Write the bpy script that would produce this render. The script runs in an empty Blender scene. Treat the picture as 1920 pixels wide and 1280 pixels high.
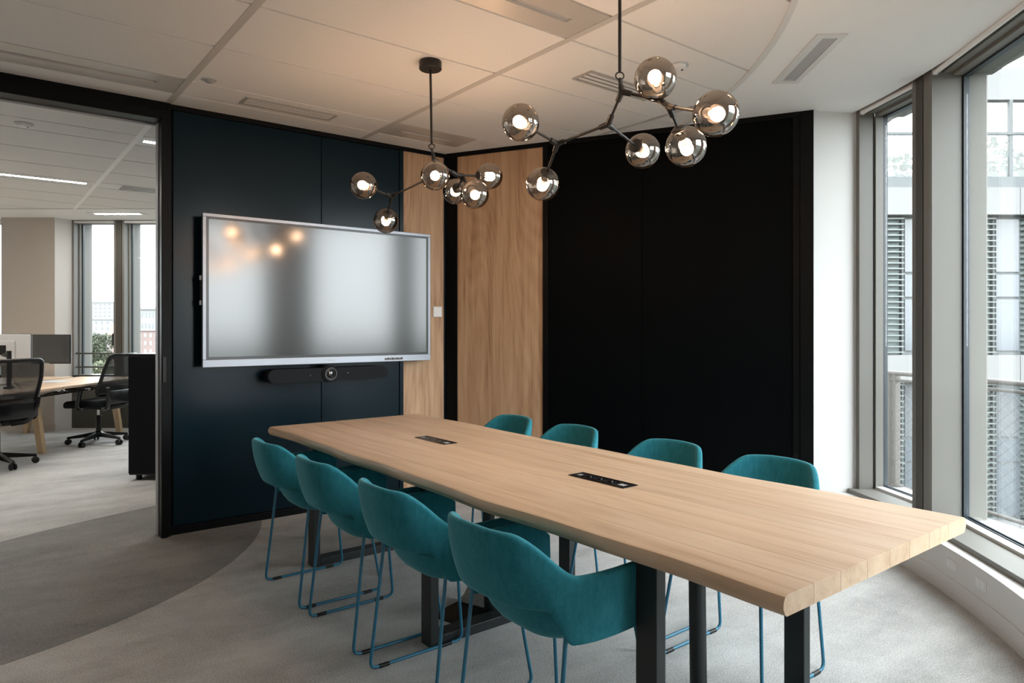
import bpy, bmesh, math, random
from mathutils import Vector, Matrix

random.seed(4)
PI = math.pi
D2R = PI / 180.0
scene = bpy.context.scene
COL = scene.collection

# ------------------------------------------------------------------ camera
YAW = math.atan2(1020.0, 1300.0)          # heading, clockwise from +Y
SN, CS = math.sin(YAW), math.cos(YAW)
EYE = 1.32
CEIL = 2.745
cam_data = bpy.data.cameras.new('camera')
cam = bpy.data.objects.new('camera', cam_data)
COL.objects.link(cam)
cam.location = (0, 0, EYE)
cam.rotation_euler = (PI / 2, 0, -YAW)
cam_data.sensor_width = 36.0
cam_data.lens = 36.0 * 1300.0 / 1920.0
cam_data.shift_y = -(640.0 - 615.0) / 1920.0
cam_data.clip_start = 0.02
cam_data.clip_end = 3000
scene.camera = cam

# ------------------------------------------------------------------ sky, exposure
world = bpy.data.worlds.new('overcast_sky')
scene.world = world
world.use_nodes = True
bg = world.node_tree.nodes['Background']
bg.inputs['Color'].default_value = (0.93, 0.965, 1.0, 1)
bg.inputs['Strength'].default_value = 12.5
vs = scene.view_settings
vs.view_transform = 'Standard'
vs.look = 'None'
vs.exposure = 0.0
vs.gamma = 1.0
vs.use_curve_mapping = False
cy = scene.cycles
cy.max_bounces = 8
cy.diffuse_bounces = 5
cy.glossy_bounces = 5
cy.transmission_bounces = 6
cy.transparent_max_bounces = 16
cy.sample_clamp_indirect = 6.0
cy.use_adaptive_sampling = True
cy.adaptive_threshold = 0.02
cy.caustics_reflective = False
cy.caustics_refractive = False

# ------------------------------------------------------------------ helpers
def s2l(v):
    v /= 255.0
    return v / 12.92 if v <= 0.04045 else ((v + 0.055) / 1.055) ** 2.4
def rgb(r, g, b):
    return (s2l(r), s2l(g), s2l(b), 1.0)
def lin(r, g, b):
    return (r, g, b, 1.0)

def uz(u, z):
    """floor point from the facade axes: u along the office facade, z square to it"""
    return Vector((z * SN + u * CS, z * CS - u * SN))
UZ_ROT = -YAW          # rotation of things that stand square to the office facade

CC = Vector((0.35, 4.65))          # centre of the rounded facade
def pol(R, deg):
    a = deg * D2R
    return Vector((CC.x + R * math.cos(a), CC.y + R * math.sin(a)))

class MB:
    """collects shapes into one bmesh"""
    def __init__(self):
        self.bm = bmesh.new()
    def box(self, x0, x1, y0, y1, z0, z1, m=None, bev=0.0, seg=2):
        vs_ = [self.bm.verts.new((x, y, z)) for z in (z0, z1) for y in (y0, y1) for x in (x0, x1)]
        fs = [(0, 2, 3, 1), (4, 5, 7, 6), (0, 1, 5, 4), (2, 6, 7, 3), (0, 4, 6, 2), (1, 3, 7, 5)]
        faces = [self.bm.faces.new([vs_[i] for i in f]) for f in fs]
        if bev > 0:
            es = list({e for f in faces for e in f.edges})
            r = bmesh.ops.bevel(self.bm, geom=es, offset=bev, segments=seg, affect='EDGES', profile=0.5)
            vs_ = list({v for f in r['faces'] for v in f.verts} | {v for v in vs_ if v.is_valid})
        if m is not None:
            bmesh.ops.transform(self.bm, matrix=m, verts=[v for v in vs_ if v.is_valid])
        return self
    def prism(self, pts, z0, z1):
        """vertical prism over a ccw outline"""
        n = len(pts)
        lo = [self.bm.verts.new((p[0], p[1], z0)) for p in pts]
        hi = [self.bm.verts.new((p[0], p[1], z1)) for p in pts]
        self.bm.faces.new(lo[::-1])
        self.bm.faces.new(hi)
        for i in range(n):
            j = (i + 1) % n
            self.bm.faces.new((lo[i], lo[j], hi[j], hi[i]))
        return self
    def ring(self, R0, R1, a0, a1, z0, z1, step=1.5, cx=None):
        """curved prism between two radii around the facade centre"""
        n = max(1, int(abs(a1 - a0) / step))
        prev = None
        first = None
        for i in range(n + 1):
            a = a0 + (a1 - a0) * i / n
            p0, p1 = pol(R0, a), pol(R1, a)
            q = [self.bm.verts.new(v) for v in ((p0.x, p0.y, z0), (p1.x, p1.y, z0), (p1.x, p1.y, z1), (p0.x, p0.y, z1))]
            if prev:
                for k in range(4):
                    l = (k + 1) % 4
                    self.bm.faces.new((prev[k], prev[l], q[l], q[k]))
            else:
                first = q
            prev = q
        self.bm.faces.new(first)
        self.bm.faces.new(prev[::-1])
        return self
    def tube(self, pts, r, seg=8, caps=True, bend=0.0, nb=5, r_end=None):
        pts = [Vector(p) for p in pts]
        if bend > 0 and len(pts) > 2:
            out = [pts[0]]
            for i in range(1, len(pts) - 1):
                a, b, c = pts[i - 1], pts[i], pts[i + 1]
                d1, d2 = (a - b), (c - b)
                l = min(bend, d1.length * 0.45, d2.length * 0.45)
                p, q = b + d1.normalized() * l, b + d2.normalized() * l
                for k in range(nb + 1):
                    t = k / nb
                    out.append((1 - t) ** 2 * p + 2 * t * (1 - t) * b + t * t * q)
            out.append(pts[-1])
            pts = out
        n = len(pts)
        rings = []
        up = None
        for i in range(n):
            d = (pts[min(i + 1, n - 1)] - pts[max(i - 1, 0)])
            d = d.normalized() if d.length > 1e-9 else Vector((0, 0, 1))
            if up is None:
                ref = Vector((0, 0, 1)) if abs(d.z) < 0.9 else Vector((1, 0, 0))
                up = d.cross(ref).normalized()
            up = (up - d * up.dot(d)).normalized()
            w = d.cross(up)
            rr = r if r_end is None else r + (r_end - r) * i / (n - 1)
            rings.append([self.bm.verts.new(pts[i] + (up * math.cos(2 * PI * k / seg) + w * math.sin(2 * PI * k / seg)) * rr) for k in range(seg)])
        for i in range(n - 1):
            for k in range(seg):
                l = (k + 1) % seg
                self.bm.faces.new((rings[i][k], rings[i][l], rings[i + 1][l], rings[i + 1][k]))
        if caps:
            self.bm.faces.new(rings[0][::-1])
            self.bm.faces.new(rings[-1])
        return self
    def lathe(self, prof, seg=24, m=None, arc=None):
        """revolve (r, z) profile about local z"""
        rings = []
        made = []
        for r, z in prof:
            if r < 1e-6:
                v = self.bm.verts.new((0, 0, z)); made.append(v)
                rings.append([v])
            else:
                rg = [self.bm.verts.new((r * math.cos(2 * PI * k / seg), r * math.sin(2 * PI * k / seg), z)) for k in range(seg)]
                made += rg
                rings.append(rg)
        for a, b in zip(rings, rings[1:]):
            if len(a) == 1 and len(b) == 1:
                continue
            for k in range(seg):
                l = (k + 1) % seg
                if len(a) == 1:
                    self.bm.faces.new((a[0], b[l], b[k]))
                elif len(b) == 1:
                    self.bm.faces.new((a[k], a[l], b[0]))
                else:
                    self.bm.faces.new((a[k], a[l], b[l], b[k]))
        if m is not None:
            bmesh.ops.transform(self.bm, matrix=m, verts=made)
        return self
    def build(self, name, mat, parent=None, smooth=None):
        bmesh.ops.recalc_face_normals(self.bm, faces=self.bm.faces)
        me = bpy.data.meshes.new(name)
        self.bm.to_mesh(me)
        self.bm.free()
        if mat:
            me.materials.append(mat)
        if smooth:
            me.polygons.foreach_set('use_smooth', [True] * len(me.polygons))
            me.set_sharp_from_angle(angle=smooth * D2R)
        o = bpy.data.objects.new(name, me)
        COL.objects.link(o)
        if parent:
            o.parent = parent
        return o

def B(x0, x1, y0, y1, z0, z1, bev=0.0):
    return MB().box(x0, x1, y0, y1, z0, z1, bev=bev)

def tag(o, label=None, cat=None, group=None, kind=None):
    if label: o['label'] = label
    if cat: o['category'] = cat
    if group: o['group'] = group
    if kind: o['kind'] = kind
    return o
def empty(name, loc=(0, 0, 0), rz=0.0, parent=None):
    o = bpy.data.objects.new(name, None)
    COL.objects.link(o)
    o.location = loc
    o.rotation_euler = (0, 0, rz)
    o.empty_display_size = 0.1
    if parent: o.parent = parent
    return o
def thing(name, label, cat, loc=(0, 0, 0), rz=0.0, group=None):
    return tag(empty(name, loc, rz), label, cat, group)
def children(o):
    return [c for c in bpy.data.objects if c.parent == o]
def copy_tree(o, parent=None):
    c = o.copy()
    COL.objects.link(c)
    if parent: c.parent = parent
    for ch in children(o):
        copy_tree(ch, c)
    return c
def look_matrix(p, d):
    """matrix placing local z along d at p"""
    d = Vector(d).normalized()
    q = Vector((0, 0, 1)).rotation_difference(d)
    return Matrix.Translation(p) @ q.to_matrix().to_4x4()

# ------------------------------------------------------------------ materials
def nodes_of(name):
    m = bpy.data.materials.new(name)
    m.use_nodes = True
    nt = m.node_tree
    return m, nt, nt.nodes['Principled BSDF']
def N(nt, t, **kw):
    n = nt.nodes.new(t)
    for k, v in kw.items():
        if k in n.inputs: n.inputs[k].default_value = v
        else: setattr(n, k, v)
    return n
def mat(name, col, rough=0.5, metal=0.0, spec=0.5, noise=0.0, nscale=40.0, bump=0.0, bscale=300.0, ior=None, sheen=0.0, coat=0.0):
    m, nt, p = nodes_of(name)
    p.inputs['Base Color'].default_value = col
    p.inputs['Roughness'].default_value = rough
    p.inputs['Metallic'].default_value = metal
    p.inputs['Specular IOR Level'].default_value = spec
    if ior: p.inputs['IOR'].default_value = ior
    if sheen:
        p.inputs['Sheen Weight'].default_value = sheen
        p.inputs['Sheen Roughness'].default_value = 0.4
    if coat: p.inputs['Coat Weight'].default_value = coat
    tc = N(nt, 'ShaderNodeTexCoord')
    if noise:
        nz = N(nt, 'ShaderNodeTexNoise', Scale=nscale, Detail=3.0)
        nt.links.new(tc.outputs['Object'], nz.inputs['Vector'])
        mx = N(nt, 'ShaderNodeMix', data_type='RGBA')
        mx.inputs[6].default_value = tuple(c * (1 - noise) for c in col[:3]) + (1,)
        mx.inputs[7].default_value = tuple(min(1, c * (1 + noise)) for c in col[:3]) + (1,)
        nt.links.new(nz.outputs['Fac'], mx.inputs[0])
        nt.links.new(mx.outputs[2], p.inputs['Base Color'])
    if bump:
        nb = N(nt, 'ShaderNodeTexNoise', Scale=bscale, Detail=2.0)
        nt.links.new(tc.outputs['Object'], nb.inputs['Vector'])
        bp = N(nt, 'ShaderNodeBump', Strength=bump, Distance=0.002)
        nt.links.new(nb.outputs['Fac'], bp.inputs['Height'])
        nt.links.new(bp.outputs['Normal'], p.inputs['Normal'])
    return m

def wood(name, dark, mid, light, axis='Y', rough=0.5, spread=0.12, scale=1.0, rings=0.5):
    """straight-grained timber, the grain along one local axis; each piece a tone of its own"""
    m, nt, p = nodes_of(name)
    tc = N(nt, 'ShaderNodeTexCoord')
    oi = N(nt, 'ShaderNodeObjectInfo')
    off = N(nt, 'ShaderNodeVectorMath', operation='SCALE')
    off.inputs[0].default_value = (13.0, 29.0, 17.0)
    nt.links.new(oi.outputs['Random'], off.inputs['Scale'])
    add = N(nt, 'ShaderNodeVectorMath', operation='ADD')
    nt.links.new(tc.outputs['Object'], add.inputs[0])
    nt.links.new(off.outputs[0], add.inputs[1])
    mp = N(nt, 'ShaderNodeMapping')
    sc = {'X': (0.9, 14, 14), 'Y': (14, 0.9, 14), 'Z': (14, 14, 0.9)}[axis]
    mp.inputs['Scale'].default_value = tuple(v * scale for v in sc)
    nt.links.new(add.outputs[0], mp.inputs['Vector'])
    n1 = N(nt, 'ShaderNodeTexNoise', Scale=1.0, Detail=5.0, Roughness=0.6, Distortion=0.6)
    nt.links.new(mp.outputs[0], n1.inputs['Vector'])
    mp2 = N(nt, 'ShaderNodeMapping')
    mp2.inputs['Scale'].default_value = tuple(v * 8.0 * scale if v > 1 else v * 2.5 for v in sc)
    nt.links.new(add.outputs[0], mp2.inputs['Vector'])
    n2 = N(nt, 'ShaderNodeTexNoise', Scale=1.0, Detail=3.0, Roughness=0.55)
    nt.links.new(mp2.outputs[0], n2.inputs['Vector'])
    # cathedral rings
    mp3 = N(nt, 'ShaderNodeMapping')
    mp3.inputs['Scale'].default_value = tuple((1.6 if v > 1 else 0.22) for v in sc)
    nt.links.new(add.outputs[0], mp3.inputs['Vector'])
    n3 = N(nt, 'ShaderNodeTexNoise', Scale=1.5, Detail=1.0, Distortion=0.3)
    nt.links.new(mp3.outputs[0], n3.inputs['Vector'])
    mul = N(nt, 'ShaderNodeMath', operation='MULTIPLY')
    mul.inputs[1].default_value = 26.0
    nt.links.new(n3.outputs['Fac'], mul.inputs[0])
    fr = N(nt, 'ShaderNodeMath', operation='PINGPONG')
    fr.inputs[1].default_value = 0.5
    nt.links.new(mul.outputs[0], fr.inputs[0])
    a1 = N(nt, 'ShaderNodeMath', operation='MULTIPLY_ADD')
    a1.inputs[1].default_value = 0.45 * rings
    nt.links.new(fr.outputs[0], a1.inputs[0])
    nt.links.new(n1.outputs['Fac'], a1.inputs[2])
    a2 = N(nt, 'ShaderNodeMath', operation='MULTIPLY_ADD')
    a2.inputs[1].default_value = 0.34
    nt.links.new(n2.outputs['Fac'], a2.inputs[0])
    nt.links.new(a1.outputs[0], a2.inputs[2])
    rp = N(nt, 'ShaderNodeValToRGB')
    e = rp.color_ramp.elements
    e[0].position, e[0].color = 0.44, dark
    e[1].position, e[1].color = 0.98, light
    k = e.new(0.70); k.color = mid
    nt.links.new(a2.outputs[0], rp.inputs['Fac'])
    hsv = N(nt, 'ShaderNodeHueSaturation')
    mr = N(nt, 'ShaderNodeMapRange')
    mr.inputs['To Min'].default_value = 1.0 - spread
    mr.inputs['To Max'].default_value = 1.0 + spread
    nt.links.new(oi.outputs['Random'], mr.inputs['Value'])
    nt.links.new(mr.outputs[0], hsv.inputs['Value'])
    nt.links.new(rp.outputs['Color'], hsv.inputs['Color'])
    nt.links.new(hsv.outputs[0], p.inputs['Base Color'])
    p.inputs['Roughness'].default_value = rough
    p.inputs['Specular IOR Level'].default_value = 0.35
    bp = N(nt, 'ShaderNodeBump', Strength=0.08, Distance=0.001)
    nt.links.new(n2.outputs['Fac'], bp.inputs['Height'])
    nt.links.new(bp.outputs['Normal'], p.inputs['Normal'])
    return m

def carpet(name, ca, cb, streak=(0.7, 3.0)):
    m, nt, p = nodes_of(name)
    tc = N(nt, 'ShaderNodeTexCoord')
    def nz(scale, sc, det=3.0, rough=0.6):
        mp = N(nt, 'ShaderNodeMapping')
        mp.inputs['Scale'].default_value = sc
        mp.inputs['Rotation'].default_value = (0, 0, 0.55)
        nt.links.new(tc.outputs['Object'], mp.inputs['Vector'])
        n = N(nt, 'ShaderNodeTexNoise', Scale=scale, Detail=det, Roughness=rough)
        nt.links.new(mp.outputs[0], n.inputs['Vector'])
        return n
    big = nz(1.1, (streak[0], streak[1], 1), 4.0)
    mid = nz(6.0, (1, 1, 1), 4.0, 0.7)
    fine = nz(150.0, (1, 1, 1), 3.0, 0.8)
    tuft = nz(520.0, (1, 1, 1), 1.0)
    # tone of each laid carpet plank
    br = N(nt, 'ShaderNodeTexBrick', Scale=1.0)
    br.offset = 0.5
    br.inputs['Color1'].default_value = (0.44, 0.44, 0.44, 1)
    br.inputs['Color2'].default_value = (0.56, 0.56, 0.56, 1)
    br.inputs['Mortar'].default_value = (0.40, 0.40, 0.40, 1)
    br.inputs['Mortar Size'].default_value = 0.0025
    br.inputs['Brick Width'].default_value = 1.0
    br.inputs['Row Height'].default_value = 0.5
    mpb = N(nt, 'ShaderNodeMapping')
    mpb.inputs['Rotation'].default_value = (0, 0, 0.61)
    nt.links.new(tc.outputs['Object'], mpb.inputs['Vector'])
    nt.links.new(mpb.outputs[0], br.inputs['Vector'])
    def mad(a, f, b):
        n = N(nt, 'ShaderNodeMath', operation='MULTIPLY_ADD')
        n.inputs[1].default_value = f
        nt.links.new(a, n.inputs[0])
        if b is None: n.inputs[2].default_value = 0.0
        else: nt.links.new(b, n.inputs[2])
        return n.outputs[0]
    v = mad(big.outputs['Fac'], 0.75, None)
    v = mad(mid.outputs['Fac'], 0.40, v)
    v = mad(fine.outputs['Fac'], 1.6, v)
    v = mad(br.outputs['Color'], 0.25, v)
    rp = N(nt, 'ShaderNodeValToRGB')
    rp.color_ramp.elements[0].color = ca
    rp.color_ramp.elements[1].color = cb
    rng_ = N(nt, 'ShaderNodeMapRange')
    rng_.inputs['From Min'].default_value = 1.00
    rng_.inputs['From Max'].default_value = 1.76
    nt.links.new(v, rng_.inputs['Value'])
    nt.links.new(rng_.outputs[0], rp.inputs['Fac'])
    nt.links.new(rp.outputs['Color'], p.inputs['Base Color'])
    p.inputs['Roughness'].default_value = 0.95
    p.inputs['Specular IOR Level'].default_value = 0.1
    p.inputs['Sheen Weight'].default_value = 0.15
    bp = N(nt, 'ShaderNodeBump', Strength=0.7, Distance=0.004)
    nt.links.new(tuft.outputs['Fac'], bp.inputs['Height'])
    nt.links.new(bp.outputs['Normal'], p.inputs['Normal'])
    return m

def fabric(name, dark, light):
    m, nt, p = nodes_of(name)
    tc = N(nt, 'ShaderNodeTexCoord')
    n1 = N(nt, 'ShaderNodeTexNoise', Scale=420.0, Detail=2.0)
    n2 = N(nt, 'ShaderNodeTexNoise', Scale=60.0, Detail=4.0)
    mp = N(nt, 'ShaderNodeMapping')
    mp.inputs['Scale'].default_value = (1, 1, 0.35)
    nt.links.new(tc.outputs['Object'], mp.inputs['Vector'])
    nt.links.new(mp.outputs[0], n1.inputs['Vector'])
    nt.links.new(mp.outputs[0], n2.inputs['Vector'])
    ad = N(nt, 'ShaderNodeMath', operation='ADD')
    nt.links.new(n1.outputs['Fac'], ad.inputs[0])
    nt.links.new(n2.outputs['Fac'], ad.inputs[1])
    rp = N(nt, 'ShaderNodeValToRGB')
    rp.color_ramp.elements[0].position, rp.color_ramp.elements[0].color = 0.25, dark
    rp.color_ramp.elements[1].position, rp.color_ramp.elements[1].color = 0.75, light
    hf = N(nt, 'ShaderNodeMath', operation='MULTIPLY')
    hf.inputs[1].default_value = 0.5
    nt.links.new(ad.outputs[0], hf.inputs[0])
    nt.links.new(hf.outputs[0], rp.inputs['Fac'])
    nt.links.new(rp.outputs['Color'], p.inputs['Base Color'])
    p.inputs['Roughness'].default_value = 0.85
    p.inputs['Specular IOR Level'].default_value = 0.2
    p.inputs['Sheen Weight'].default_value = 0.35
    p.inputs['Sheen Roughness'].default_value = 0.35
    p.inputs['Sheen Tint'].default_value = (0.45, 0.85, 0.95, 1)
    bp = N(nt, 'ShaderNodeBump', Strength=0.35, Distance=0.001)
    nt.links.new(n1.outputs['Fac'], bp.inputs['Height'])
    nt.links.new(bp.outputs['Normal'], p.inputs['Normal'])
    return m

def thin_glass(name, tint, refl=0.08, rough=0.0, edge=0.6, rcol=(1, 1, 1, 1)):
    """thin sheet: tinted see-through plus a mirror share that grows towards grazing view"""
    m = bpy.data.materials.new(name)
    m.use_nodes = True
    nt = m.node_tree
    for n in list(nt.nodes): nt.nodes.remove(n)
    out = N(nt, 'ShaderNodeOutputMaterial')
    tr = N(nt, 'ShaderNodeBsdfTransparent')
    tr.inputs['Color'].default_value = tint
    gl = N(nt, 'ShaderNodeBsdfGlossy')
    gl.inputs['Roughness'].default_value = rough
    gl.inputs['Color'].default_value = rcol
    lw = N(nt, 'ShaderNodeLayerWeight', Blend=0.35)
    mr = N(nt, 'ShaderNodeMapRange')
    mr.inputs['To Min'].default_value = refl
    mr.inputs['To Max'].default_value = edge
    pw = N(nt, 'ShaderNodeMath', operation='POWER')
    pw.inputs[1].default_value = 2.0
    nt.links.new(lw.outputs['Facing'], pw.inputs[0])
    nt.links.new(pw.outputs[0], mr.inputs['Value'])
    mx = N(nt, 'ShaderNodeMixShader')
    nt.links.new(mr.outputs[0], mx.inputs['Fac'])
    nt.links.new(tr.outputs[0], mx.inputs[1])
    nt.links.new(gl.outputs[0], mx.inputs[2])
    nt.links.new(mx.outputs[0], out.inputs['Surface'])
    return m
def emit(name, col, strength):
    m, nt, p = nodes_of(name)
    p.inputs['Base Color'].default_value = (0.8, 0.8, 0.8, 1)
    p.inputs['Emission Color'].default_value = col
    p.inputs['Emission Strength'].default_value = strength
    return m

M = {}
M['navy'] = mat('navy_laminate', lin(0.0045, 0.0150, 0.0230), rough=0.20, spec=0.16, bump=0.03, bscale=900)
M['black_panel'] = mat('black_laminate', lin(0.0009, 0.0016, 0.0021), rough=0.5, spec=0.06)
M['black'] = mat('black_metal', lin(0.0013, 0.0017, 0.002), rough=0.42, spec=0.15)
M['steel_black'] = mat('powder_coated_steel', lin(0.011, 0.015, 0.017), rough=0.45, spec=0.5, bump=0.05, bscale=1200)
M['lamp_black'] = mat('lamp_black_metal', lin(0.006, 0.006, 0.006), rough=0.4, spec=0.5)
M['white_wall'] = mat('white_paint', lin(0.72, 0.72, 0.715), rough=0.75, spec=0.2, bump=0.03, bscale=200)
M['grey_wall'] = mat('warm_grey_paint', lin(0.50, 0.455, 0.41), rough=0.8, spec=0.2, bump=0.03, bscale=200)
M['plaster'] = mat('ceiling_plaster', lin(0.87, 0.87, 0.87), rough=0.85, spec=0.15)
M['tile'] = mat('mineral_tile', lin(0.78, 0.775, 0.765), rough=0.9, spec=0.1, noise=0.03, nscale=80, bump=0.08, bscale=500)
M['grid'] = mat('ceiling_grid_metal', lin(0.54, 0.53, 0.51), rough=0.5, spec=0.3)
M['runner_white'] = mat('white_runner', lin(0.93, 0.93, 0.92), rough=0.6, spec=0.3)
M['grille_grey'] = mat('grille_grey', lin(0.42, 0.41, 0.40), rough=0.45, spec=0.4)
M['void'] = mat('ceiling_void', lin(0.25, 0.24, 0.22), rough=0.9, spec=0.1)
M['lum_metal'] = mat('luminaire_aluminium', lin(0.66, 0.645, 0.62), rough=0.38, metal=0.3)
M['white_metal'] = mat('white_metal', lin(0.72, 0.72, 0.71), rough=0.45, spec=0.4)
M['frosted'] = mat('frosted_diffuser', lin(0.42, 0.42, 0.43), rough=0.5, spec=0.4)
M['slot'] = mat('slot_dark', lin(0.15, 0.145, 0.14), rough=0.7, spec=0.2)
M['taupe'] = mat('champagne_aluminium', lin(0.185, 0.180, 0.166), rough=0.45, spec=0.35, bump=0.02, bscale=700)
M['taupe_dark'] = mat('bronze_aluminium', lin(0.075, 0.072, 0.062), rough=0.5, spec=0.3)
M['gasket'] = mat('gasket_rubber', lin(0.02, 0.03, 0.04), rough=0.4, spec=0.5)
M['fin'] = mat('exterior_fin', lin(0.166, 0.163, 0.150), rough=0.6, spec=0.3)
M['oak_panel'] = wood('oak_veneer', rgb(146, 110, 80), rgb(184, 150, 118), rgb(204, 172, 140), 'Z', rough=0.5, spread=0.03, scale=1.3, rings=0.4)
M['oak_table'] = wood('oak_solid', rgb(178, 149, 121), rgb(200, 174, 147), rgb(209, 185, 160), 'Y', rough=0.42, spread=0.05, rings=0.5)
M['oak_leg'] = wood('ash_leg', rgb(172, 146, 112), rgb(196, 170, 136), rgb(208, 186, 154), 'Z', rough=0.5, spread=0.05)
M['oak_desk'] = wood('oak_desk_top', rgb(176, 146, 118), rgb(202, 174, 146), rgb(214, 190, 164), 'Y', rough=0.45, spread=0.02)
M['carpet'] = carpet('carpet_light', lin(0.14, 0.138, 0.132), lin(0.66, 0.655, 0.64))
M['carpet_dark'] = carpet('carpet_dark', lin(0.072, 0.071, 0.068), lin(0.31, 0.308, 0.298))
M['teal'] = fabric('teal_wool', lin(0.010, 0.135, 0.180), lin(0.034, 0.240, 0.298))
M['teal_leg'] = mat('teal_steel', lin(0.020, 0.155, 0.255), rough=0.35, spec=0.5)
M['plastic_black'] = mat('black_plastic', lin(0.006, 0.0065, 0.007), rough=0.45, spec=0.4)
M['plastic_gloss'] = mat('gloss_black_plastic', lin(0.006, 0.007, 0.008), rough=0.25, spec=0.5)
M['fabric_black'] = mat('black_seat_fabric', lin(0.008, 0.009, 0.011), rough=0.9, spec=0.2, bump=0.3, bscale=900)
M['chrome'] = mat('polished_metal', lin(0.6, 0.6, 0.6), rough=0.18, metal=1.0)
M['tv_frame'] = mat('anodised_grey', lin(0.30, 0.32, 0.36), rough=0.35, metal=0.6)
M['tv_border'] = mat('screen_border', lin(0.02, 0.022, 0.025), rough=0.25, spec=0.5)
M['white_plastic'] = mat('white_plastic', lin(0.8, 0.8, 0.8), rough=0.4, spec=0.4)
M['grey_plastic'] = mat('grey_plastic', lin(0.32, 0.33, 0.34), rough=0.5, spec=0.4)
M['light_plastic'] = mat('light_grey_plastic', lin(0.52, 0.53, 0.54), rough=0.45, spec=0.4)
M['speaker_cloth'] = mat('speaker_cloth', lin(0.016, 0.019, 0.022), rough=0.9, spec=0.2, bump=0.3, bscale=1500)
M['lens'] = mat('camera_lens', lin(0.004, 0.004, 0.006), rough=0.08, spec=0.9, coat=0.5)
M['bracket_blue'] = mat('dark_blue_bracket', lin(0.02, 0.028, 0.06), rough=0.5)
# matt anti-glare display glass: strong hazy reflection
m_, nt_, p_ = nodes_of('display_glass')
p_.inputs['Base Color'].default_value = lin(0.012, 0.014, 0.016)
p_.inputs['Roughness'].default_value = 0.15
p_.inputs['IOR'].default_value = 1.78
M['display'] = m_
M['monitor_glass'] = mat('monitor_glass', lin(0.01, 0.012, 0.013), rough=0.22, ior=2.0)
M['window_glass'] = thin_glass('window_glass', (0.955, 0.975, 0.97, 1), refl=0.035, edge=0.5)
M['smoke_glass'] = thin_glass('smoked_mirror_glass', (0.52, 0.46, 0.41, 1), refl=0.22, edge=0.75, rcol=(0.86, 0.82, 0.78, 1))
M['bulb'] = emit('lit_bulb', (1.0, 0.69, 0.46, 1), 320.0)
M['filament'] = emit('bulb_neck_glow', (1.0, 0.6, 0.3, 1), 8.0)
M['strip_on'] = emit('lit_strip', (1.0, 0.93, 0.84, 1), 120.0)
# chair mesh back: half open weave
def weave(name, col, openness):
    m = bpy.data.materials.new(name)
    m.use_nodes = True
    nt = m.node_tree
    p = nt.nodes['Principled BSDF']
    p.inputs['Base Color'].default_value = col
    p.inputs['Roughness'].default_value = 0.6
    tr = N(nt, 'ShaderNodeBsdfTransparent')
    mx = N(nt, 'ShaderNodeMixShader', Fac=openness)
    out = nt.nodes['Material Output']
    nt.links.new(p.outputs[0], mx.inputs[1])
    nt.links.new(tr.outputs[0], mx.inputs[2])
    nt.links.new(mx.outputs[0], out.inputs['Surface'])
    return m
M['mesh_back'] = weave('black_mesh_weave', lin(0.008, 0.009, 0.01), 0.12)

# ------------------------------------------------------------------ floor and ceiling
def floor_outline(Rf, zf):
    pts = [pol(Rf, a) for a in range(-28, -138, -3)]
    pts += [Vector((-3.3, 1.2)), Vector((-3.3, 14.2))]
    pts += [uz(-11.3, zf), uz(1.0, zf)]
    pts += [Vector((5.1, 2.2))]
    return [(p.x, p.y) for p in pts][::-1]
fl = MB().prism(floor_outline(5.0, 9.35), -0.30, 0.0).build('floor', M['carpet'])
tag(fl, 'grey beige mottled carpet floor', None, kind='structure')
# darker carpet crescent let into the floor
def lens_outline(c0, r0, c1, r1):
    pts = []
    for i in range(240):
        a = 2 * PI * i / 240
        p = Vector((c0[0] + r0 * math.cos(a), c0[1] + r0 * math.sin(a)))
        if (p - Vector(c1)).length <= r1: pts.append(p)
    for i in range(720):
        a = 2 * PI * i / 720
        p = Vector((c1[0] + r1 * math.cos(a), c1[1] + r1 * math.sin(a)))
        if (p - Vector(c0)).length < r0: pts.append(p)
    ctr = sum(pts, Vector((0, 0))) / len(pts)
    pts.sort(key=lambda p: math.atan2(p.y - ctr.y, p.x - ctr.x))
    return [(p.x, p.y) for p in pts]
MB().prism(lens_outline((-0.497, 5.478), 2.19, (2.2, 1.5), 4.33), -0.004, 0.0012).build('carpet_inlay', M['carpet_dark'], fl)

cl = MB().prism(floor_outline(5.32, 9.6), CEIL + 0.022, CEIL + 0.30).build('ceiling', M['void'])
tag(cl, 'suspended ceiling slab', None, kind='structure')

def clip_half(poly, nx, ny, d):
    """keep nx*x+ny*y <= d"""
    out = []
    for i in range(len(poly)):
        a, b = poly[i], poly[(i + 1) % len(poly)]
        da, db = nx * a[0] + ny * a[1] - d, nx * b[0] + ny * b[1] - d
        if da <= 0: out.append(a)
        if da * db < 0:
            t = da / (da - db)
            out.append((a[0] + (b[0] - a[0]) * t, a[1] + (b[1] - a[1]) * t))
    return out
R_TILE = 3.904
def clip_disc(poly):
    for a in range(-140, 30, 2):
        ar = a * D2R
        nx, ny = math.cos(ar), math.sin(ar)
        poly = clip_half(poly, nx, ny, nx * CC.x + ny * CC.y + R_TILE)
        if len(poly) < 3: return []
    return poly
def area(p):
    return abs(sum(p[i][0] * p[(i + 1) % len(p)][1] - p[(i + 1) % len(p)][0] * p[i][1] for i in range(len(p)))) / 2
RUN = [1.0 + 1.335 * k for k in range(-3, 4)]
YL = [0.45, 1.04, 1.63, 2.216, 2.52, 3.11, 3.69, 4.285, 4.585, 5.17, 5.75, 6.05, 6.66, 7.27, 7.83, 8.13, 8.72, 9.33, 9.95, 10.55, 11.15]
def cell_poly(x0, x1, y0, y1):
    poly = [(x0, y0), (x1, y0), (x1, y1), (x0, y1)]
    if y1 < 4.9:
        poly = clip_disc(poly)
    if len(poly) >= 3:
        poly = clip_half(poly, SN, CS, 8.262)
    return poly
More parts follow.
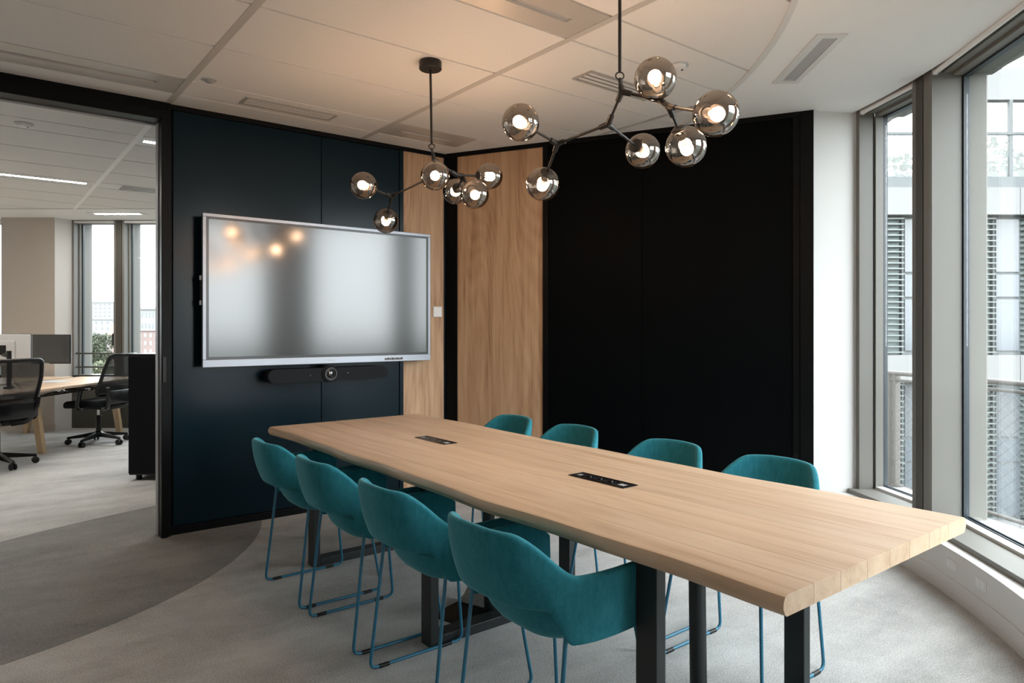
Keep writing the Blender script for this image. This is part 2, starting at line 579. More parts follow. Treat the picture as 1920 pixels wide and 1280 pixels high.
for i in range(len(RUN) - 1):
    for j in range(len(YL) - 1):
        y0, y1 = YL[j], YL[j + 1]
        if y1 - y0 < 0.35 and ((i - 0), y0) in {(2, 4.285), (4, 4.285), (3, 2.216), (1, 7.83), (2, 7.83), (3, 7.83), (3, 5.75)}:
            continue                     # a metal plate sits here instead of a tile
        x0, x1 = RUN[i] + 0.019, RUN[i + 1] - 0.019
        poly = cell_poly(x0, x1, y0 + 0.008, y1 - 0.008)
        if len(poly) < 3 or area(poly) < 0.004:
            continue
        MB().prism(poly, CEIL, CEIL + 0.02).build('ceiling_tile', M['tile'], cl)
for x in RUN:
    poly = [(x - 0.019, 0.45), (x + 0.019, 0.45), (x + 0.019, 4.87), (x - 0.019, 4.87)]
    poly = clip_disc(poly)
    if len(poly) >= 3:
        MB().prism(poly, CEIL - 0.002, CEIL + 0.018).build('ceiling_runner', M['grid'], cl)
    poly = clip_half([(x - 0.019, 4.87), (x + 0.019, 4.87), (x + 0.019, 12), (x - 0.019, 12)], SN, CS, 8.262)
    if len(poly) >= 3:
        MB().prism(poly, CEIL - 0.005, CEIL + 0.018).build('ceiling_runner', M['runner_white'], cl)
for y in YL[:-1]:
    poly = [(RUN[0], y - 0.0078), (RUN[-1], y - 0.0078), (RUN[-1], y + 0.0078), (RUN[0], y + 0.0078)]
    if y < 4.8: poly = clip_disc(poly)
    poly = clip_half(poly, SN, CS, 8.262)
    if len(poly) >= 3:
        MB().prism(poly, CEIL + 0.009, CEIL + 0.019).build('ceiling_cross_bar', M['grid'], cl)
MB().ring(R_TILE + 0.03, 4.905, -18, -137, CEIL, CEIL + 0.021).build('plaster_border', M['plaster'], cl)
MB().ring(R_TILE, R_TILE + 0.03, -18, -137, CEIL - 0.006, CEIL + 0.018, step=1.0).build('edge_trim', M['white_metal'], cl)
op = [uz(-11, 8.29), uz(1.2, 8.29), uz(1.2, 9.14), uz(-11, 9.14)]
MB().prism([(p.x, p.y) for p in op], CEIL, CEIL + 0.021).build('plaster_border', M['plaster'], cl)
op = [uz(-11, 8.262), uz(1.2, 8.262), uz(1.2, 8.29), uz(-11, 8.29)]
MB().prism([(p.x, p.y) for p in op], CEIL - 0.004, CEIL + 0.018).build('edge_trim', M['grid'], cl)

# ------------------------------------------------------------------ screen wall and glass-door opening
YW = 4.82
wb = B(1.012, 3.10, YW + 0.012, YW + 0.10, 0.0, CEIL).build('wall_back', M['black'])
tag(wb, 'dark navy panelled wall carrying the screen', None, kind='structure')
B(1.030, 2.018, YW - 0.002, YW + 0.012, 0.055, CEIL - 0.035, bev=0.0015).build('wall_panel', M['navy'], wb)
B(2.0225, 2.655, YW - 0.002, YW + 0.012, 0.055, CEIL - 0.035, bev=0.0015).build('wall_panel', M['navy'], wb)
B(2.658, 2.692, YW - 0.010, YW + 0.012, 0.0, CEIL - 0.03, bev=0.002).build('trim_strip', M['navy'], wb)
B(2.694, 3.068, YW - 0.003, YW + 0.012, 0.055, CEIL - 0.03, bev=0.001).build('oak_panel', M['oak_panel'], wb)
B(3.070, 3.088, YW - 0.012, YW + 0.012, 0.0, CEIL - 0.03, bev=0.002).build('trim_strip', M['navy'], wb)
B(1.012, 3.10, YW - 0.012, YW + 0.012, CEIL - 0.032, CEIL, bev=0.002).build('top_trim', M['black'], wb)
t1 = B(1.012, 2.70, YW - 0.010, YW + 0.012, 0.0, 0.052, bev=0.002).build('baseboard_back', M['black'])
tag(t1, 'black skirting under the screen wall', None, kind='structure')
# frame around the opening to the office
door = tag(empty('door_1', (0.98, YW, 0)), 'black framed opening to the office', None, kind='structure')
B(-0.026, 0.012, -0.045, 0.10, 0, 2.63, bev=0.003).build('jamb', M['black'], door)
B(0.012, 0.032, -0.030, 0.10, 0, CEIL, bev=0.003).build('jamb_cover', M['black'], door)
B(-4.3, 0.012, -0.045, 0.10, 2.63, 2.69, bev=0.003).build('head', M['black'], door)
B(-4.3, 0.012, -0.030, 0.10, 2.69, CEIL, bev=0.003).build('head_cover', M['black'], door)
B(-4.3, -0.03, 0.100, 0.125, 2.622, 2.70, bev=0.002).build('back_head', M['grey_plastic'], door)
B(-0.032, -0.026, 0.03, 0.10, 0, 2.625).build('brush_seal', M['grey_plastic'], door)
B(-0.020, 0.0, -0.052, -0.045, 0.98, 1.14, bev=0.002).build('strike_plate', M['plastic_black'], door)

# ------------------------------------------------------------------ angled black wall
P0 = Vector((3.088, 4.80)); P1 = Vector((4.352, 2.35))
dv = (P1 - P0); LW = dv.length; ang = math.atan2(dv.y, dv.x)
wr = empty('wall_right', (P0.x, P0.y, 0), ang)
tag(wr, 'black panelled wall with an oak panel by the corner', None, kind='structure')
def wr_box(x0, x1, y0, y1, z0, z1, name, m, bev=0.002):
    return B(x0, x1, y0, y1, z0, z1, bev=bev).build(name, M[m], wr)
def on_wall(px):
    u = (px - 960.0) / 1300.0
    r = Vector((SN + u * CS, CS - u * SN))
    n = Vector((-dv.y, dv.x))
    t = n.dot(P0) / n.dot(r)
    return (r * t - P0).length
xs = {k: on_wall(k) for k in (858, 1018, 1028, 1204, 1486, 1500)}
wr_box(0.0, LW, 0.014, 0.11, 0, CEIL, 'core', 'black', 0)
wr_box(0.0, xs[858], -0.012, 0.014, 0, CEIL - 0.034, 'corner_post', 'black')
wr_box(xs[858] + 0.001, xs[1018], -0.003, 0.014, 0.055, CEIL - 0.034, 'oak_panel', 'oak_panel', 0.001)
wr_box(xs[1018] + 0.002, xs[1028], -0.012, 0.014, 0, CEIL - 0.034, 'trim_strip', 'black')
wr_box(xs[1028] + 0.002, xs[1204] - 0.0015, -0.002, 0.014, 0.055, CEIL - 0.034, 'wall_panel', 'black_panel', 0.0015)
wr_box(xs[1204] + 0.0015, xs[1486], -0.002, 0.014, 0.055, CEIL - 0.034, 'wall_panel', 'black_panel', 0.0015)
wr_box(xs[1486] + 0.002, xs[1500], -0.012, 0.014, 0, CEIL - 0.034, 'trim_strip', 'black')
wr_box(xs[1500] + 0.002, LW, -0.020, 0.11, 0, CEIL - 0.034, 'end_post', 'black')
wr_box(0.0, LW, -0.014, 0.014, CEIL - 0.034, CEIL, 'top_trim', 'black')
wr_box(xs[858], xs[1500], -0.010, 0.014, 0, 0.052, 'skirting', 'black')

# ------------------------------------------------------------------ rounded facade of the meeting room
R_F = 4.93
wp = MB()
pa, pb = pol(4.60, -29.75), pol(4.955, -29.68)
pc, pd = pol(5.0, -25.5), pol(4.60, -25.5)
wp.prism([(p.x, p.y) for p in (pa, pb, pc, pd)], 0, CEIL + 0.02)
wpier = wp.build('wall_pier', M['white_wall']); tag(wpier, 'white wall return beside the window', None, kind='structure')
up = MB().ring(4.774, 5.18, -29.2, -137, -0.25, 0.2335, step=1.0).build('wall_low', M['white_wall'])
tag(up, 'white low upstand under the curved windows', None, kind='structure')
bb = MB().ring(4.768, 4.776, -29.2, -137, 0.0, 0.095, step=1.0).build('baseboard_right', M['white_wall'])
tag(bb, 'white skirting along the curved upstand', None, kind='structure')

def facet(phA, phB):
    a, b = pol(R_F, phA), pol(R_F, phB)
    d = b - a
    return a, d.length, math.atan2(d.y, d.x)
def make_window(idx, phA, phB, label, handle=False, sash=True):
    a, L, rz = facet(phA, phB)
    w = tag(empty('window_%d' % idx, (a.x, a.y, 0), rz), label, None, kind='structure')
    z0, z1 = 0.2335, CEIL
    for s0, sg in ((0.0, 1), (L, -1)):
        def bx(s_a, s_b, n0, n1, za, zb, nm, m, bev=0.002):
            x0, x1 = sorted((s0 + sg * s_a, s0 + sg * s_b))
            return B(x0, x1, n0, n1, za, zb, bev=bev).build(nm, M[m], w)
        if sash:
            bx(0.0, 0.034, 0.0, 0.097, z0, z1 + 0.06, 'frame_post', 'taupe')
            bx(0.0, 0.030, 0.097, 0.106, z0, z1 + 0.05, 'groove', 'taupe_dark', 0)
            bx(0.0, 0.046, 0.106, 0.160, z0 + 0.03, z1 - 0.03, 'sash_stile', 'taupe')
        else:
            bx(0.0, 0.034, 0.0, 0.158, z0, z1 + 0.06, 'frame_post', 'taupe')
        bx(0.0, 0.046, 0.160, 0.190, z0 + 0.03, z1 + 0.02, 'gasket', 'gasket', 0.001)
        if not (idx == 1 and sg == 1):
            bx(-0.055, 0.034, 0.190, 0.285, z0 - 0.25, z1 + 0.25, 'outer_fin', 'fin', 0.003)
    B(0.0, L, -0.062, 0.098, z0 - 0.01, 0.262, bev=0.002).build('sill', M['taupe'], w)
    B(0.03, L - 0.03, 0.098, 0.106, z0, 0.258).build('groove', M['taupe_dark'], w)
    B(0.03, L - 0.03, 0.106, 0.160, z0, 0.278, bev=0.002).build('sash_rail', M['white_metal'], w)
    B(0.04, L - 0.04, 0.160, 0.167, z0, 0.283).build('gasket', M['gasket'], w)
    B(0.04, L - 0.04, 0.185, 0.196, z0, 0.283).build('gasket', M['gasket'], w)
    B(0.0, L, 0.196, 0.34, z0 - 0.03, 0.258, bev=0.003).build('outer_sill', M['white_metal'], w)
    B(0.03, L - 0.03, 0.055, 0.106, z1 - 0.012, z1 + 0.06, bev=0.002).build('head_frame', M['taupe'], w)
    B(0.04, L - 0.04, 0.106, 0.160, z1 - 0.030, z1 + 0.06, bev=0.002).build('sash_rail', M['taupe'], w)
    B(0.05, L - 0.05, 0.160, 0.196, z1 - 0.040, z1 + 0.06).build('gasket', M['gasket'], w)
    B(0.0, L, 0.196, 0.33, z1 - 0.02, z1 + 0.30).build('outer_head', M['fin'], w)
    B(0.05, L - 0.05, 0.173, 0.180, 0.27, z1 - 0.03).build('glass_pane', M['window_glass'], w)
    B(0.0, L, -0.012, 0.05, z1 + 0.012, z1 + 0.06).build('blind_pocket', M['taupe_dark'], w)
    if handle:
        h = B(L - 0.040, L - 0.018, 0.075, 0.097, 1.03, 1.19, bev=0.004).build('handle', M['plastic_black'], w)
    # the raised roller blind under the ceiling edge
    bl = thing('roller_blind', 'white roller blind drawn up above the %s' % ('narrow window beside the white pier' if idx == 1 else 'wide window nearest the table end' if idx == 2 else 'window just beyond the white pier'),
               'blind', (a.x, a.y, 0), rz, 'roller blinds at the curved windows')
    MB().tube([(0.05, 0.012, z1 - 0.010), (L - 0.03, 0.012, z1 - 0.010)], 0.0145, 12).build('bottom_bar', M['white_plastic'], bl, 40)
    B(0.05, L - 0.03, 0.008, 0.016, z1 - 0.008, z1 + 0.010).build('blind_cloth', M['white_plastic'], bl)
    for sx in (0.045, L - 0.033):
        B(sx, sx + 0.008, -0.003, 0.027, z1 - 0.025, z1 + 0.010, bev=0.002).build('end_cap', M['light_plastic'], bl)
    return w
make_window(1, -29.7, -36.6, 'narrow floor to ceiling window beside the white pier', handle=True)
make_window(2, -38.0, -52.2, 'wide floor to ceiling window near the table end', sash=False)
make_window(3, -57.5, -70.0, 'wide floor to ceiling window behind the viewer')
def post(idx, ph0, ph1, m, label, n0=0.0, n1=0.33):
    a, L, rz = facet(ph0, ph1)
    t = tag(empty('trim_%d' % idx, (a.x, a.y, 0), rz), label, None, kind='structure')
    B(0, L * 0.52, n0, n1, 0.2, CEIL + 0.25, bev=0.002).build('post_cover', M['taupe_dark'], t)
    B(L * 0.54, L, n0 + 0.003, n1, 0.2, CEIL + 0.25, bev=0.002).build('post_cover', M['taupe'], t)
    return t
post(1, -36.55, -38.05, 'taupe', 'slim bronze mullion between two curved windows')
p2 = MB().ring(4.90, 5.27, -52.1, -57.6, 0, CEIL + 0.25).build('wall_front', M['white_wall']); tag(p2, 'white pier between the curved windows', None, kind='structure')
p3 = MB().ring(4.90, 5.27, -69.9, -137, 0, CEIL + 0.25, step=3).build('wall_curved', M['white_wall']); tag(p3, 'plain curved wall behind the viewer', None, kind='structure')
wl = B(-3.35, -3.2, 0.9, 14.3, 0, CEIL).build('wall_left', M['grey_wall']); tag(wl, 'plain side wall out of view', None, kind='structure')
q = [pol(4.62, -26.2), pol(4.97, -26.6), uz(1.1, 9.3), uz(0.95, 9.3)]
wo = MB().prism([(p.x, p.y) for p in q], 0, CEIL + 0.02).build('wall_outer', M['white_wall']); tag(wo, 'unseen outer wall added to keep sky light out of the office', None, kind='structure')  # added out of view: blocks open sky behind the black wall

# ------------------------------------------------------------------ straight facade of the office
ZF = 9.17
def office_window(idx, u0, u1, label, parts=True):
    p = uz(u0, ZF)
    w = tag(empty('window_%d' % idx, (p.x, p.y, 0), UZ_ROT), label, None, kind='structure')
    L = u1 - u0
    z0, z1 = 0.69, CEIL
    for s0, sg in ((0.0, 1), (L, -1)):
        def bx(s_a, s_b, n0, n1, za, zb, nm, m, bev=0.002):
            x0, x1 = sorted((s0 + sg * s_a, s0 + sg * s_b))
            return B(x0, x1, n0, n1, za, zb, bev=bev).build(nm, M[m], w)
        bx(0.0, 0.028, 0.0, 0.097, z0, z1 + 0.06, 'frame_post', 'taupe')
        bx(0.0, 0.026, 0.097, 0.106, z0, z1 + 0.05, 'groove', 'taupe_dark', 0)
        bx(0.0, 0.040, 0.106, 0.160, z0, z1 - 0.02, 'sash_stile', 'taupe')
        bx(0.0, 0.052, 0.160, 0.196, z0, z1 + 0.02, 'gasket', 'gasket', 0.001)
        bx(-0.04, 0.03, 0.196, 0.40, z0 - 0.5, z1 + 0.25, 'outer_fin', 'fin', 0.003)
    B(0, L, -0.0, 0.196, z0 - 0.03, z0 + 0.012, bev=0.002).build('sill', M['taupe_dark'], w)
    B(0.03, L - 0.03, 0.055, 0.196, z1 - 0.035, z1 + 0.06, bev=0.002).build('head_frame', M['taupe'], w)
    B(0.05, L - 0.05, 0.173, 0.180, z0, z1 - 0.03).build('glass_pane', M['window_glass'], w)
    B(0.0, L, 0.0, 0.20, 0.0, z0 - 0.03, bev=0.002).build('spandrel_panel', M['taupe_dark'], w)
    MB().tube([(0.02, 0.02, z1 - 0.015), (L - 0.02, 0.02, z1 - 0.015)], 0.02, 10).build('blind_bar', M['white_plastic'], w, 40)
    if parts:
        for z in (0.805, 0.985):
            MB().tube([(0.0, 0.05, z), (L, 0.05, z)], 0.011, 8).build('guard_rail', M['taupe_dark'], w, 40)
        MB().tube([(L - 0.02, 0.09, 1.245), (L - 0.02, 0.055, 1.245), (L - 0.07, 0.055, 1.245), (L - 0.07, 0.055, 1.09)], 0.011, 8, bend=0.02).build('handle', M['plastic_black'], w, 40)
    return w
U1 = (134.5 - 960) / 1300 * ZF
U2 = (217.0 - 960) / 1300 * ZF
U3 = (229.0 - 960) / 1300 * ZF
office_window(4, U1, U2, 'narrow office window with two guard rails')
office_window(5, U3, U3 + 1.10, 'wide office window behind the black cabinet', parts=False)
k = U3 + 1.10
for n_, wdt in ((6, 1.1), (7, 1.1)):
    office_window(n_, k + 0.22, k + 0.22 + wdt, 'office window hidden behind the screen wall', parts=False); k += 0.22 + wdt
def uz_box(u0, u1, z0, z1, h0, h1, name, m, label):
    p = uz(u0, z0)
    e = B(0, u1 - u0, 0, z1 - z0, h0, h1, bev=0.0).build(name, M[m])
    e.location = (p.x, p.y, 0); e.rotation_euler = (0, 0, UZ_ROT)
    return tag(e, label, None, kind='structure')
uz_box(U2 + 0.004, U3 - 0.004, ZF - 0.004, ZF + 0.40, 0, CEIL + 0.02, 'trim_2', 'taupe_dark', 'bronze mullion between the office windows')
uz_box(U3 + 1.104, U3 + 1.316, ZF, ZF + 0.40, 0, CEIL + 0.02, 'trim_3', 'taupe_dark', 'bronze mullion out of view')
uz_box(U3 + 2.424, U3 + 2.636, ZF, ZF + 0.40, 0, CEIL + 0.02, 'trim_4', 'taupe_dark', 'bronze mullion out of view')
uz_box(k + 0.004, 1.1, ZF, ZF + 0.2, 0, CEIL + 0.02, 'wall_office', 'white_wall', 'plain office wall out of view')
# boxed column by the office window
cu0, cu1 = (2 - 960) / 1300 * 8.93, (103 - 960) / 1300 * 8.93
p = uz(cu0, 8.93)
colm = empty('wall_column', (p.x, p.y, 0), UZ_ROT); tag(colm, 'boxed office column with a grey front and white side', None, kind='structure')
wdt = cu1 - cu0
B(0, wdt - 0.004, 0, 0.5, 0, CEIL).build('front_face', M['grey_wall'], colm)
cs_ = MB().prism([(wdt - 0.004, 0.0), (wdt, 0.0), (U1 - cu0, ZF - 8.93), (U1 - cu0, 0.6), (wdt - 0.004, 0.6)], 0, CEIL).build('side_face', M['white_wall'], colm)
B(-0.004, wdt + 0.004, -0.010, 0.0, 0, 0.10, bev=0.002).build('skirting', M['grey_wall'], colm)
office_window(8, cu0 - 1.35, cu0 - 0.02, 'office window left of the boxed column', parts=False)
for n_, ua in ((10, cu0 - 2.75), (11, cu0 - 4.15)):  # unseen windows added so that more daylight enters the office
    office_window(n_, ua, ua + 1.30, 'added unseen window left of the boxed column, brightening the office', parts=False)
    uz_box(ua + 1.304, ua + 1.396, ZF, ZF + 0.40, 0, CEIL + 0.02, 'trim_%d' % n_, 'taupe_dark', 'bronze mullion out of view')
uz_box(-11.2, cu0 - 4.16, ZF, ZF + 0.2, 0, CEIL + 0.02, 'wall_far', 'white_wall', 'plain office wall out of view')

# ------------------------------------------------------------------ window portals guide the sky sampling
def portal(name, cx, cy_, cz, sx, sy, rz):
    ld = bpy.data.lights.new(name, 'AREA')
    ld.shape = 'RECTANGLE'; ld.size = sx; ld.size_y = sy
    ld.cycles.is_portal = True
    o = bpy.data.objects.new(name, ld); COL.objects.link(o)
    o.location = (cx, cy_, cz)
    o.rotation_euler = (-PI / 2, 0, rz)
    return o
for nm, a0, a1 in (('portal_narrow', -29.7, -36.6), ('portal_wide', -38.0, -52.2), ('portal_rear', -57.5, -70.0)):
    a, L, rz = facet(a0, a1)
    d = Vector((math.cos(rz), math.sin(rz))); n_ = Vector((-d.y, d.x))
    c_ = a + d * L / 2 + n_ * 0.36
    portal(nm, c_.x, c_.y, 1.5, L + 0.05, 2.6, rz)
for i, (u0, u1) in enumerate(((U1, U2), (U3, U3 + 1.1), (U3 + 1.32, U3 + 2.42), (U3 + 2.64, U3 + 3.74), (cu0 - 1.35, cu0), (cu0 - 2.75, cu0 - 1.45), (cu0 - 4.15, cu0 - 2.85))):
    c_ = uz((u0 + u1) / 2, ZF + 0.42)
    portal('portal_office', c_.x, c_.y, 1.72, u1 - u0, 2.1, UZ_ROT)

# ------------------------------------------------------------------ conference table
TX0, TX1, TY0, TY1, TZ = 1.392, 2.404, 0.818, 4.092, 0.74
TH = 0.048
table = thing('conference_table', 'long solid oak table with wavy edges on black steel frames', 'table', ((TX0 + TX1) / 2, (TY0 + TY1) / 2, 0))
TCX, TCY = (TX0 + TX1) / 2, (TY0 + TY1) / 2
seams = [TX0, 1.516, 1.640, 1.775, 1.902, 2.020, 2.150, 2.285, TX1]
NSEG = 60
def live(side, y):
    return 0.010 * math.sin(2.1 * y + side) + 0.007 * math.sin(5.3 * y + 2.0 * side) + 0.004 * math.sin(11.7 * y + side * 3)
for i in range(len(seams) - 1):
    xa, xb = seams[i], seams[i + 1]
    mb = MB()
    rows = []
    for k in range(NSEG + 1 if i in (0, len(seams) - 2) else 2):
        nk = NSEG if i in (0, len(seams) - 2) else 1
        y = TY0 + (TY1 - TY0) * k / nk
        zt, zb = TZ, TZ - TH
        e = 0.0007
        if i == 0:
            w = live(0.4, y)
            prof = [(xb - e, zb), (xb - e, zt), (xa + 0.016 + w, zt), (xa + 0.006 + w, zt - 0.004), (xa + w, zt - 0.014), (xa - 0.002 + w, zt - 0.028), (xa + 0.004 + w * 0.8, zt - 0.041), (xa + 0.012 + w * 0.8, zb)]
        elif i == len(seams) - 2:
            w = -live(2.7, y)
            prof = [(xa + e, zt), (xa + e, zb), (xb - 0.012 + w, zb), (xb - 0.004 + w, zt - 0.041), (xb + 0.002 + w, zt - 0.028), (xb + w, zt - 0.014), (xb - 0.006 + w, zt - 0.004), (xb - 0.016 + w, zt)]
        else:
            prof = [(xa + e, zb), (xb - e, zb), (xb - e, zt), (xa + e, zt)]
        rows.append([mb.bm.verts.new((x - TCX, y - TCY, z)) for x, z in prof])
    for a, b in zip(rows, rows[1:]):
        for q_ in range(len(a)):
            r_ = (q_ + 1) % len(a)
            mb.bm.faces.new((a[q_], a[r_], b[r_], b[q_]))
    mb.bm.faces.new(rows[0]); mb.bm.faces.new(rows[-1][::-1])
    mb.build('plank', M['oak_table'], table, 35)
for yc in (1.30, 2.49, 3.72):
    y0, y1 = yc - 0.038 - TCY, yc + 0.038 - TCY
    for xa in (1.498, 2.274):
        B(xa - TCX, xa + 0.04 - TCX, y0, y1, 0.0, TZ - TH - 0.0005, bev=0.0025).build('leg', M['steel_black'], table)
    B(1.538 - TCX, 2.274 - TCX, y0, y1, 0.0, 0.042, bev=0.0025).build('floor_bar', M['steel_black'], table)
    B(1.538 - TCX, 2.274 - TCX, y0, y1, TZ - TH - 0.042, TZ - TH - 0.0005, bev=0.0025).build('top_bar', M['steel_black'], table)
B(-0.16, 0.16, 1.30 - TCY, 3.72 - TCY, TZ - TH - 0.075, TZ - TH - 0.06, bev=0.004).build('cable_tray', M['steel_black'], table)
# black cable risers under the table
for yy, dx, lab in ((1.43, 0.012, 'black cable sleeve hanging near the window end of the table'), (2.60, 0.010, 'black cable sleeve hanging under the middle of the table')):
    cs = thing('cable_sleeve', lab, 'cable', (1.9, yy, 0), 0, 'cable sleeves under the table')
    MB().tube([(dx, 0, 0.004), (dx * 0.5, 0, 0.3), (0, 0, TZ - TH - 0.078)], 0.028, 16).build('sleeve', M['steel_black'], cs, 40)
    MB().lathe([(0.036, 0.0), (0.036, 0.012), (0.029, 0.016)], 16, Matrix.Translation((dx, 0, 0.0))).build('foot_ring', M['plastic_black'], cs, 40)
# power modules let into the table top
for cy0, lab in ((1.868, 'black flush power module in the table top nearest the window'), (3.066, 'black flush power module in the table top nearest the screen')):
    pm = thing('power_module', lab, 'power outlet', (1.902, cy0, TZ), 0, 'power modules in the table top')
    mb = MB()
    for (a, b, c_, d_) in ((-0.040, 0.040, -0.145, -0.137), (-0.040, 0.040, 0.137, 0.145), (-0.040, -0.034, -0.137, 0.137), (0.034, 0.040, -0.137, 0.137)):
        mb.box(a, b, c_, d_, 0.0002, 0.003)
    mb.build('bezel', M['plastic_gloss'], pm)
    B(-0.034, 0.034, -0.137, 0.137, 0.0002, 0.0012).build('face_plate', M['plastic_black'], pm)
    for sy in (-0.045, 0.012, 0.069):
        sk = MB().box(-0.026, 0.026, sy - 0.026, sy + 0.026, 0.0012, 0.002)
        sk = sk.build('socket', M['plastic_gloss'], pm)
        MB().lathe([(0.019, 0.0021), (0.021, 0.0028), (0.022, 0.0021)], 20, Matrix.Translation((0, sy, 0))).build('socket_rim', M['plastic_black'], sk, 40)
        MB().lathe([(0.0, 0.006), (0.003, 0.0055), (0.003, 0.002)], 8, Matrix.Translation((0.008, sy, 0))).build('earth_pin', M['chrome'], sk, 40)
    for sy in (-0.098, -0.114):
        B(-0.012, 0.012, sy - 0.005, sy + 0.005, 0.0012, 0.002).build('data_port', M['light_plastic'], pm)
    B(-0.010, 0.010, 0.112, 0.128, 0.0012, 0.002).build('label_plate', M['grey_plastic'], pm)
# lifted carpet corner over a floor box under the table
cf = thing('floor_box', 'open floor box with a curled carpet flap under the table', 'floor box', (1.80, 2.66, 0), 0.3)
B(-0.11, 0.11, -0.11, 0.11, 0.0005, 0.004, bev=0.001).build('opening', M['black'], cf)
mb = MB(); prev = None
for k in range(13):
    a = k / 12 * 1.9
    x, z = 0.10 + 0.085 * math.sin(a), 0.004 + 0.085 * (1 - math.cos(a))
    q_ = [mb.bm.verts.new(v) for v in ((x, -0.11, z), (x, 0.11, z), (x + 0.007 * -math.sin(a), 0.11, z + 0.007 * math.cos(a)), (x + 0.007 * -math.sin(a), -0.11, z + 0.007 * math.cos(a)))]
    if prev:
        for i in range(4): mb.bm.faces.new((prev[i], prev[(i + 1) % 4], q_[(i + 1) % 4], q_[i]))
    else: mb.bm.faces.new(q_)
    prev = q_
mb.bm.faces.new(prev[::-1])
mb.build('carpet_flap', M['carpet'], cf, 40)

# ------------------------------------------------------------------ teal tub chairs
def smooth(t):
    t = max(0.0, min(1.0, t))
    return t * t * (3 - 2 * t)
def make_chair():
    root = thing('conference_chair', 'teal chair', 'chair')
    A, Bk, n = 0.252, 0.252, 2.7
    half = []
    for i in range(15):
        a = (PI / 2) * i / 14
        half.append((-Bk * max(0, math.cos(a)) ** (2 / n), A * max(0, math.sin(a)) ** (2 / n)))
    # resample the back corner evenly
    dense = []
    for i in range(400):
        a = (PI / 2) * i / 399
        dense.append(Vector((-Bk * max(0, math.cos(a)) ** (2 / n), A * max(0, math.sin(a)) ** (2 / n))))
    dense.append(Vector((0.185, A - 0.008)))
    ln = [0.0]
    for a, b in zip(dense, dense[1:]): ln.append(ln[-1] + (b - a).length)
    cnt = 46
    pts = []
    for i in range(cnt + 1):
        t = ln[-1] * i / cnt
        j = 0
        while j < len(ln) - 2 and ln[j + 1] < t: j += 1
        f = (t - ln[j]) / max(1e-9, ln[j + 1] - ln[j])
        pts.append(dense[j].lerp(dense[j + 1], f))
    full = [Vector((p.x, -p.y)) for p in pts[:0:-1]] + pts
    rows = 9
    mb = MB()
    grid = []
    for p in full:
        x, y = p.x, p.y
        bk = 1 - smooth((x + 0.252) / 0.20)
        zu = 0.652 + 0.126 * (1 - smooth((x + 0.224) / 0.105))
        # gentle crown on the top of the back
        zu -= 0.010 * min(1.0, abs(y) / 0.2) ** 2 * bk
        zl = 0.560 - 0.100 * smooth((x + 0.186) / 0.030)
        tip = smooth((x - 0.10) / 0.085)
        zu -= 0.060 * tip * tip
        zl += 0.045 * tip
        col = []
        for r in range(rows):
            t = r / (rows - 1)
            z = zl + (zu - zl) * t
            lean = (z - 0.50)
            sy = 1 if y > 0 else (-1 if y < 0 else 0)
            px = x - lean * 0.27 * bk - 0.012 * math.sin(PI * t) * bk
            py = y + sy * (lean * 0.04 * (1 - bk) - lean * 0.10 * bk * min(1, abs(y) / 0.2))
            col.append(mb.bm.verts.new((px, py, z)))
        grid.append(col)
    for a, b in zip(grid, grid[1:]):
        for r in range(rows - 1):
            mb.bm.faces.new((a[r], b[r], b[r + 1], a[r + 1]))
    shell = mb.build('back_and_arms', M['teal'], root, 180)
    so = shell.modifiers.new('thickness', 'SOLIDIFY'); so.thickness = 0.028; so.offset = 0.0
    ss = shell.modifiers.new('round', 'SUBSURF'); ss.levels = 1; ss.render_levels = 2
    # seat pan
    mb = MB()
    seg, nr = 40, 9
    def rim(a):
        cx, sy = math.cos(a), math.sin(a)
        ex = 2 / 3.0
        x = (0.235 if cx > 0 else 0.206) * math.copysign(abs(cx) ** ex, cx)
        y = 0.214 * math.copysign(abs(sy) ** ex, sy)
        zr = 0.470 + 0.062 * smooth((-x + 0.05) / 0.26)
        if x > 0: zr += 0.0
        return x, y, zr
    top = [[None] * seg for _ in range(nr)]; bot = [[None] * seg for _ in range(nr)]
    ct = mb.bm.verts.new((0, 0, 0.462)); cb = mb.bm.verts.new((0, 0, 0.418))
    for r in range(1, nr + 1):
        f = r / nr
        for k in range(seg):
            x, y, zr = rim(2 * PI * k / seg)
            zt = 0.462 + (zr - 0.462) * f ** 4
            zb = 0.418 + (zr - 0.012 - 0.418) * f ** 5
            if x > 0.1: zt = zt - 0.012 * f ** 6
            top[r - 1][k] = mb.bm.verts.new((x * f, y * f, zt))
            bot[r - 1][k] = mb.bm.verts.new((x * f * (1 - 0.02 * f), y * f * (1 - 0.02 * f), zb - 0.001))
    for k in range(seg):
        l = (k + 1) % seg
        mb.bm.faces.new((ct, top[0][k], top[0][l]))
        mb.bm.faces.new((cb, bot[0][l], bot[0][k]))
        for r in range(nr - 1):
            mb.bm.faces.new((top[r][k], top[r + 1][k], top[r + 1][l], top[r][l]))
            mb.bm.faces.new((bot[r][k], bot[r][l], bot[r + 1][l], bot[r + 1][k]))
        mb.bm.faces.new((top[-1][k], bot[-1][k], bot[-1][l], top[-1][l]))
    mb.build('seat', M['teal'], root, 60)
    for sgn in (1, -1):
        y = 0.233 * sgn
        lg = MB().tube([(-0.155, 0.221 * sgn, 0.530), (-0.215, y, 0.0075), (0.212, y, 0.0075), (0.150, 0.188 * sgn, 0.440)], 0.0065, 10, bend=0.035, nb=6).build('sled_leg', M['teal_leg'], root, 60)
        for gx in (-0.155, 0.135):
            MB().tube([(gx - 0.022, y, 0.0065), (gx + 0.022, y, 0.0065)], 0.0085, 8).build('glide', M['plastic_black'], lg, 60)
    B(0.143, 0.157, -0.185, 0.185, 0.428, 0.442).build('front_bar', M['teal_leg'], root)
    return root
chair0 = make_chair()
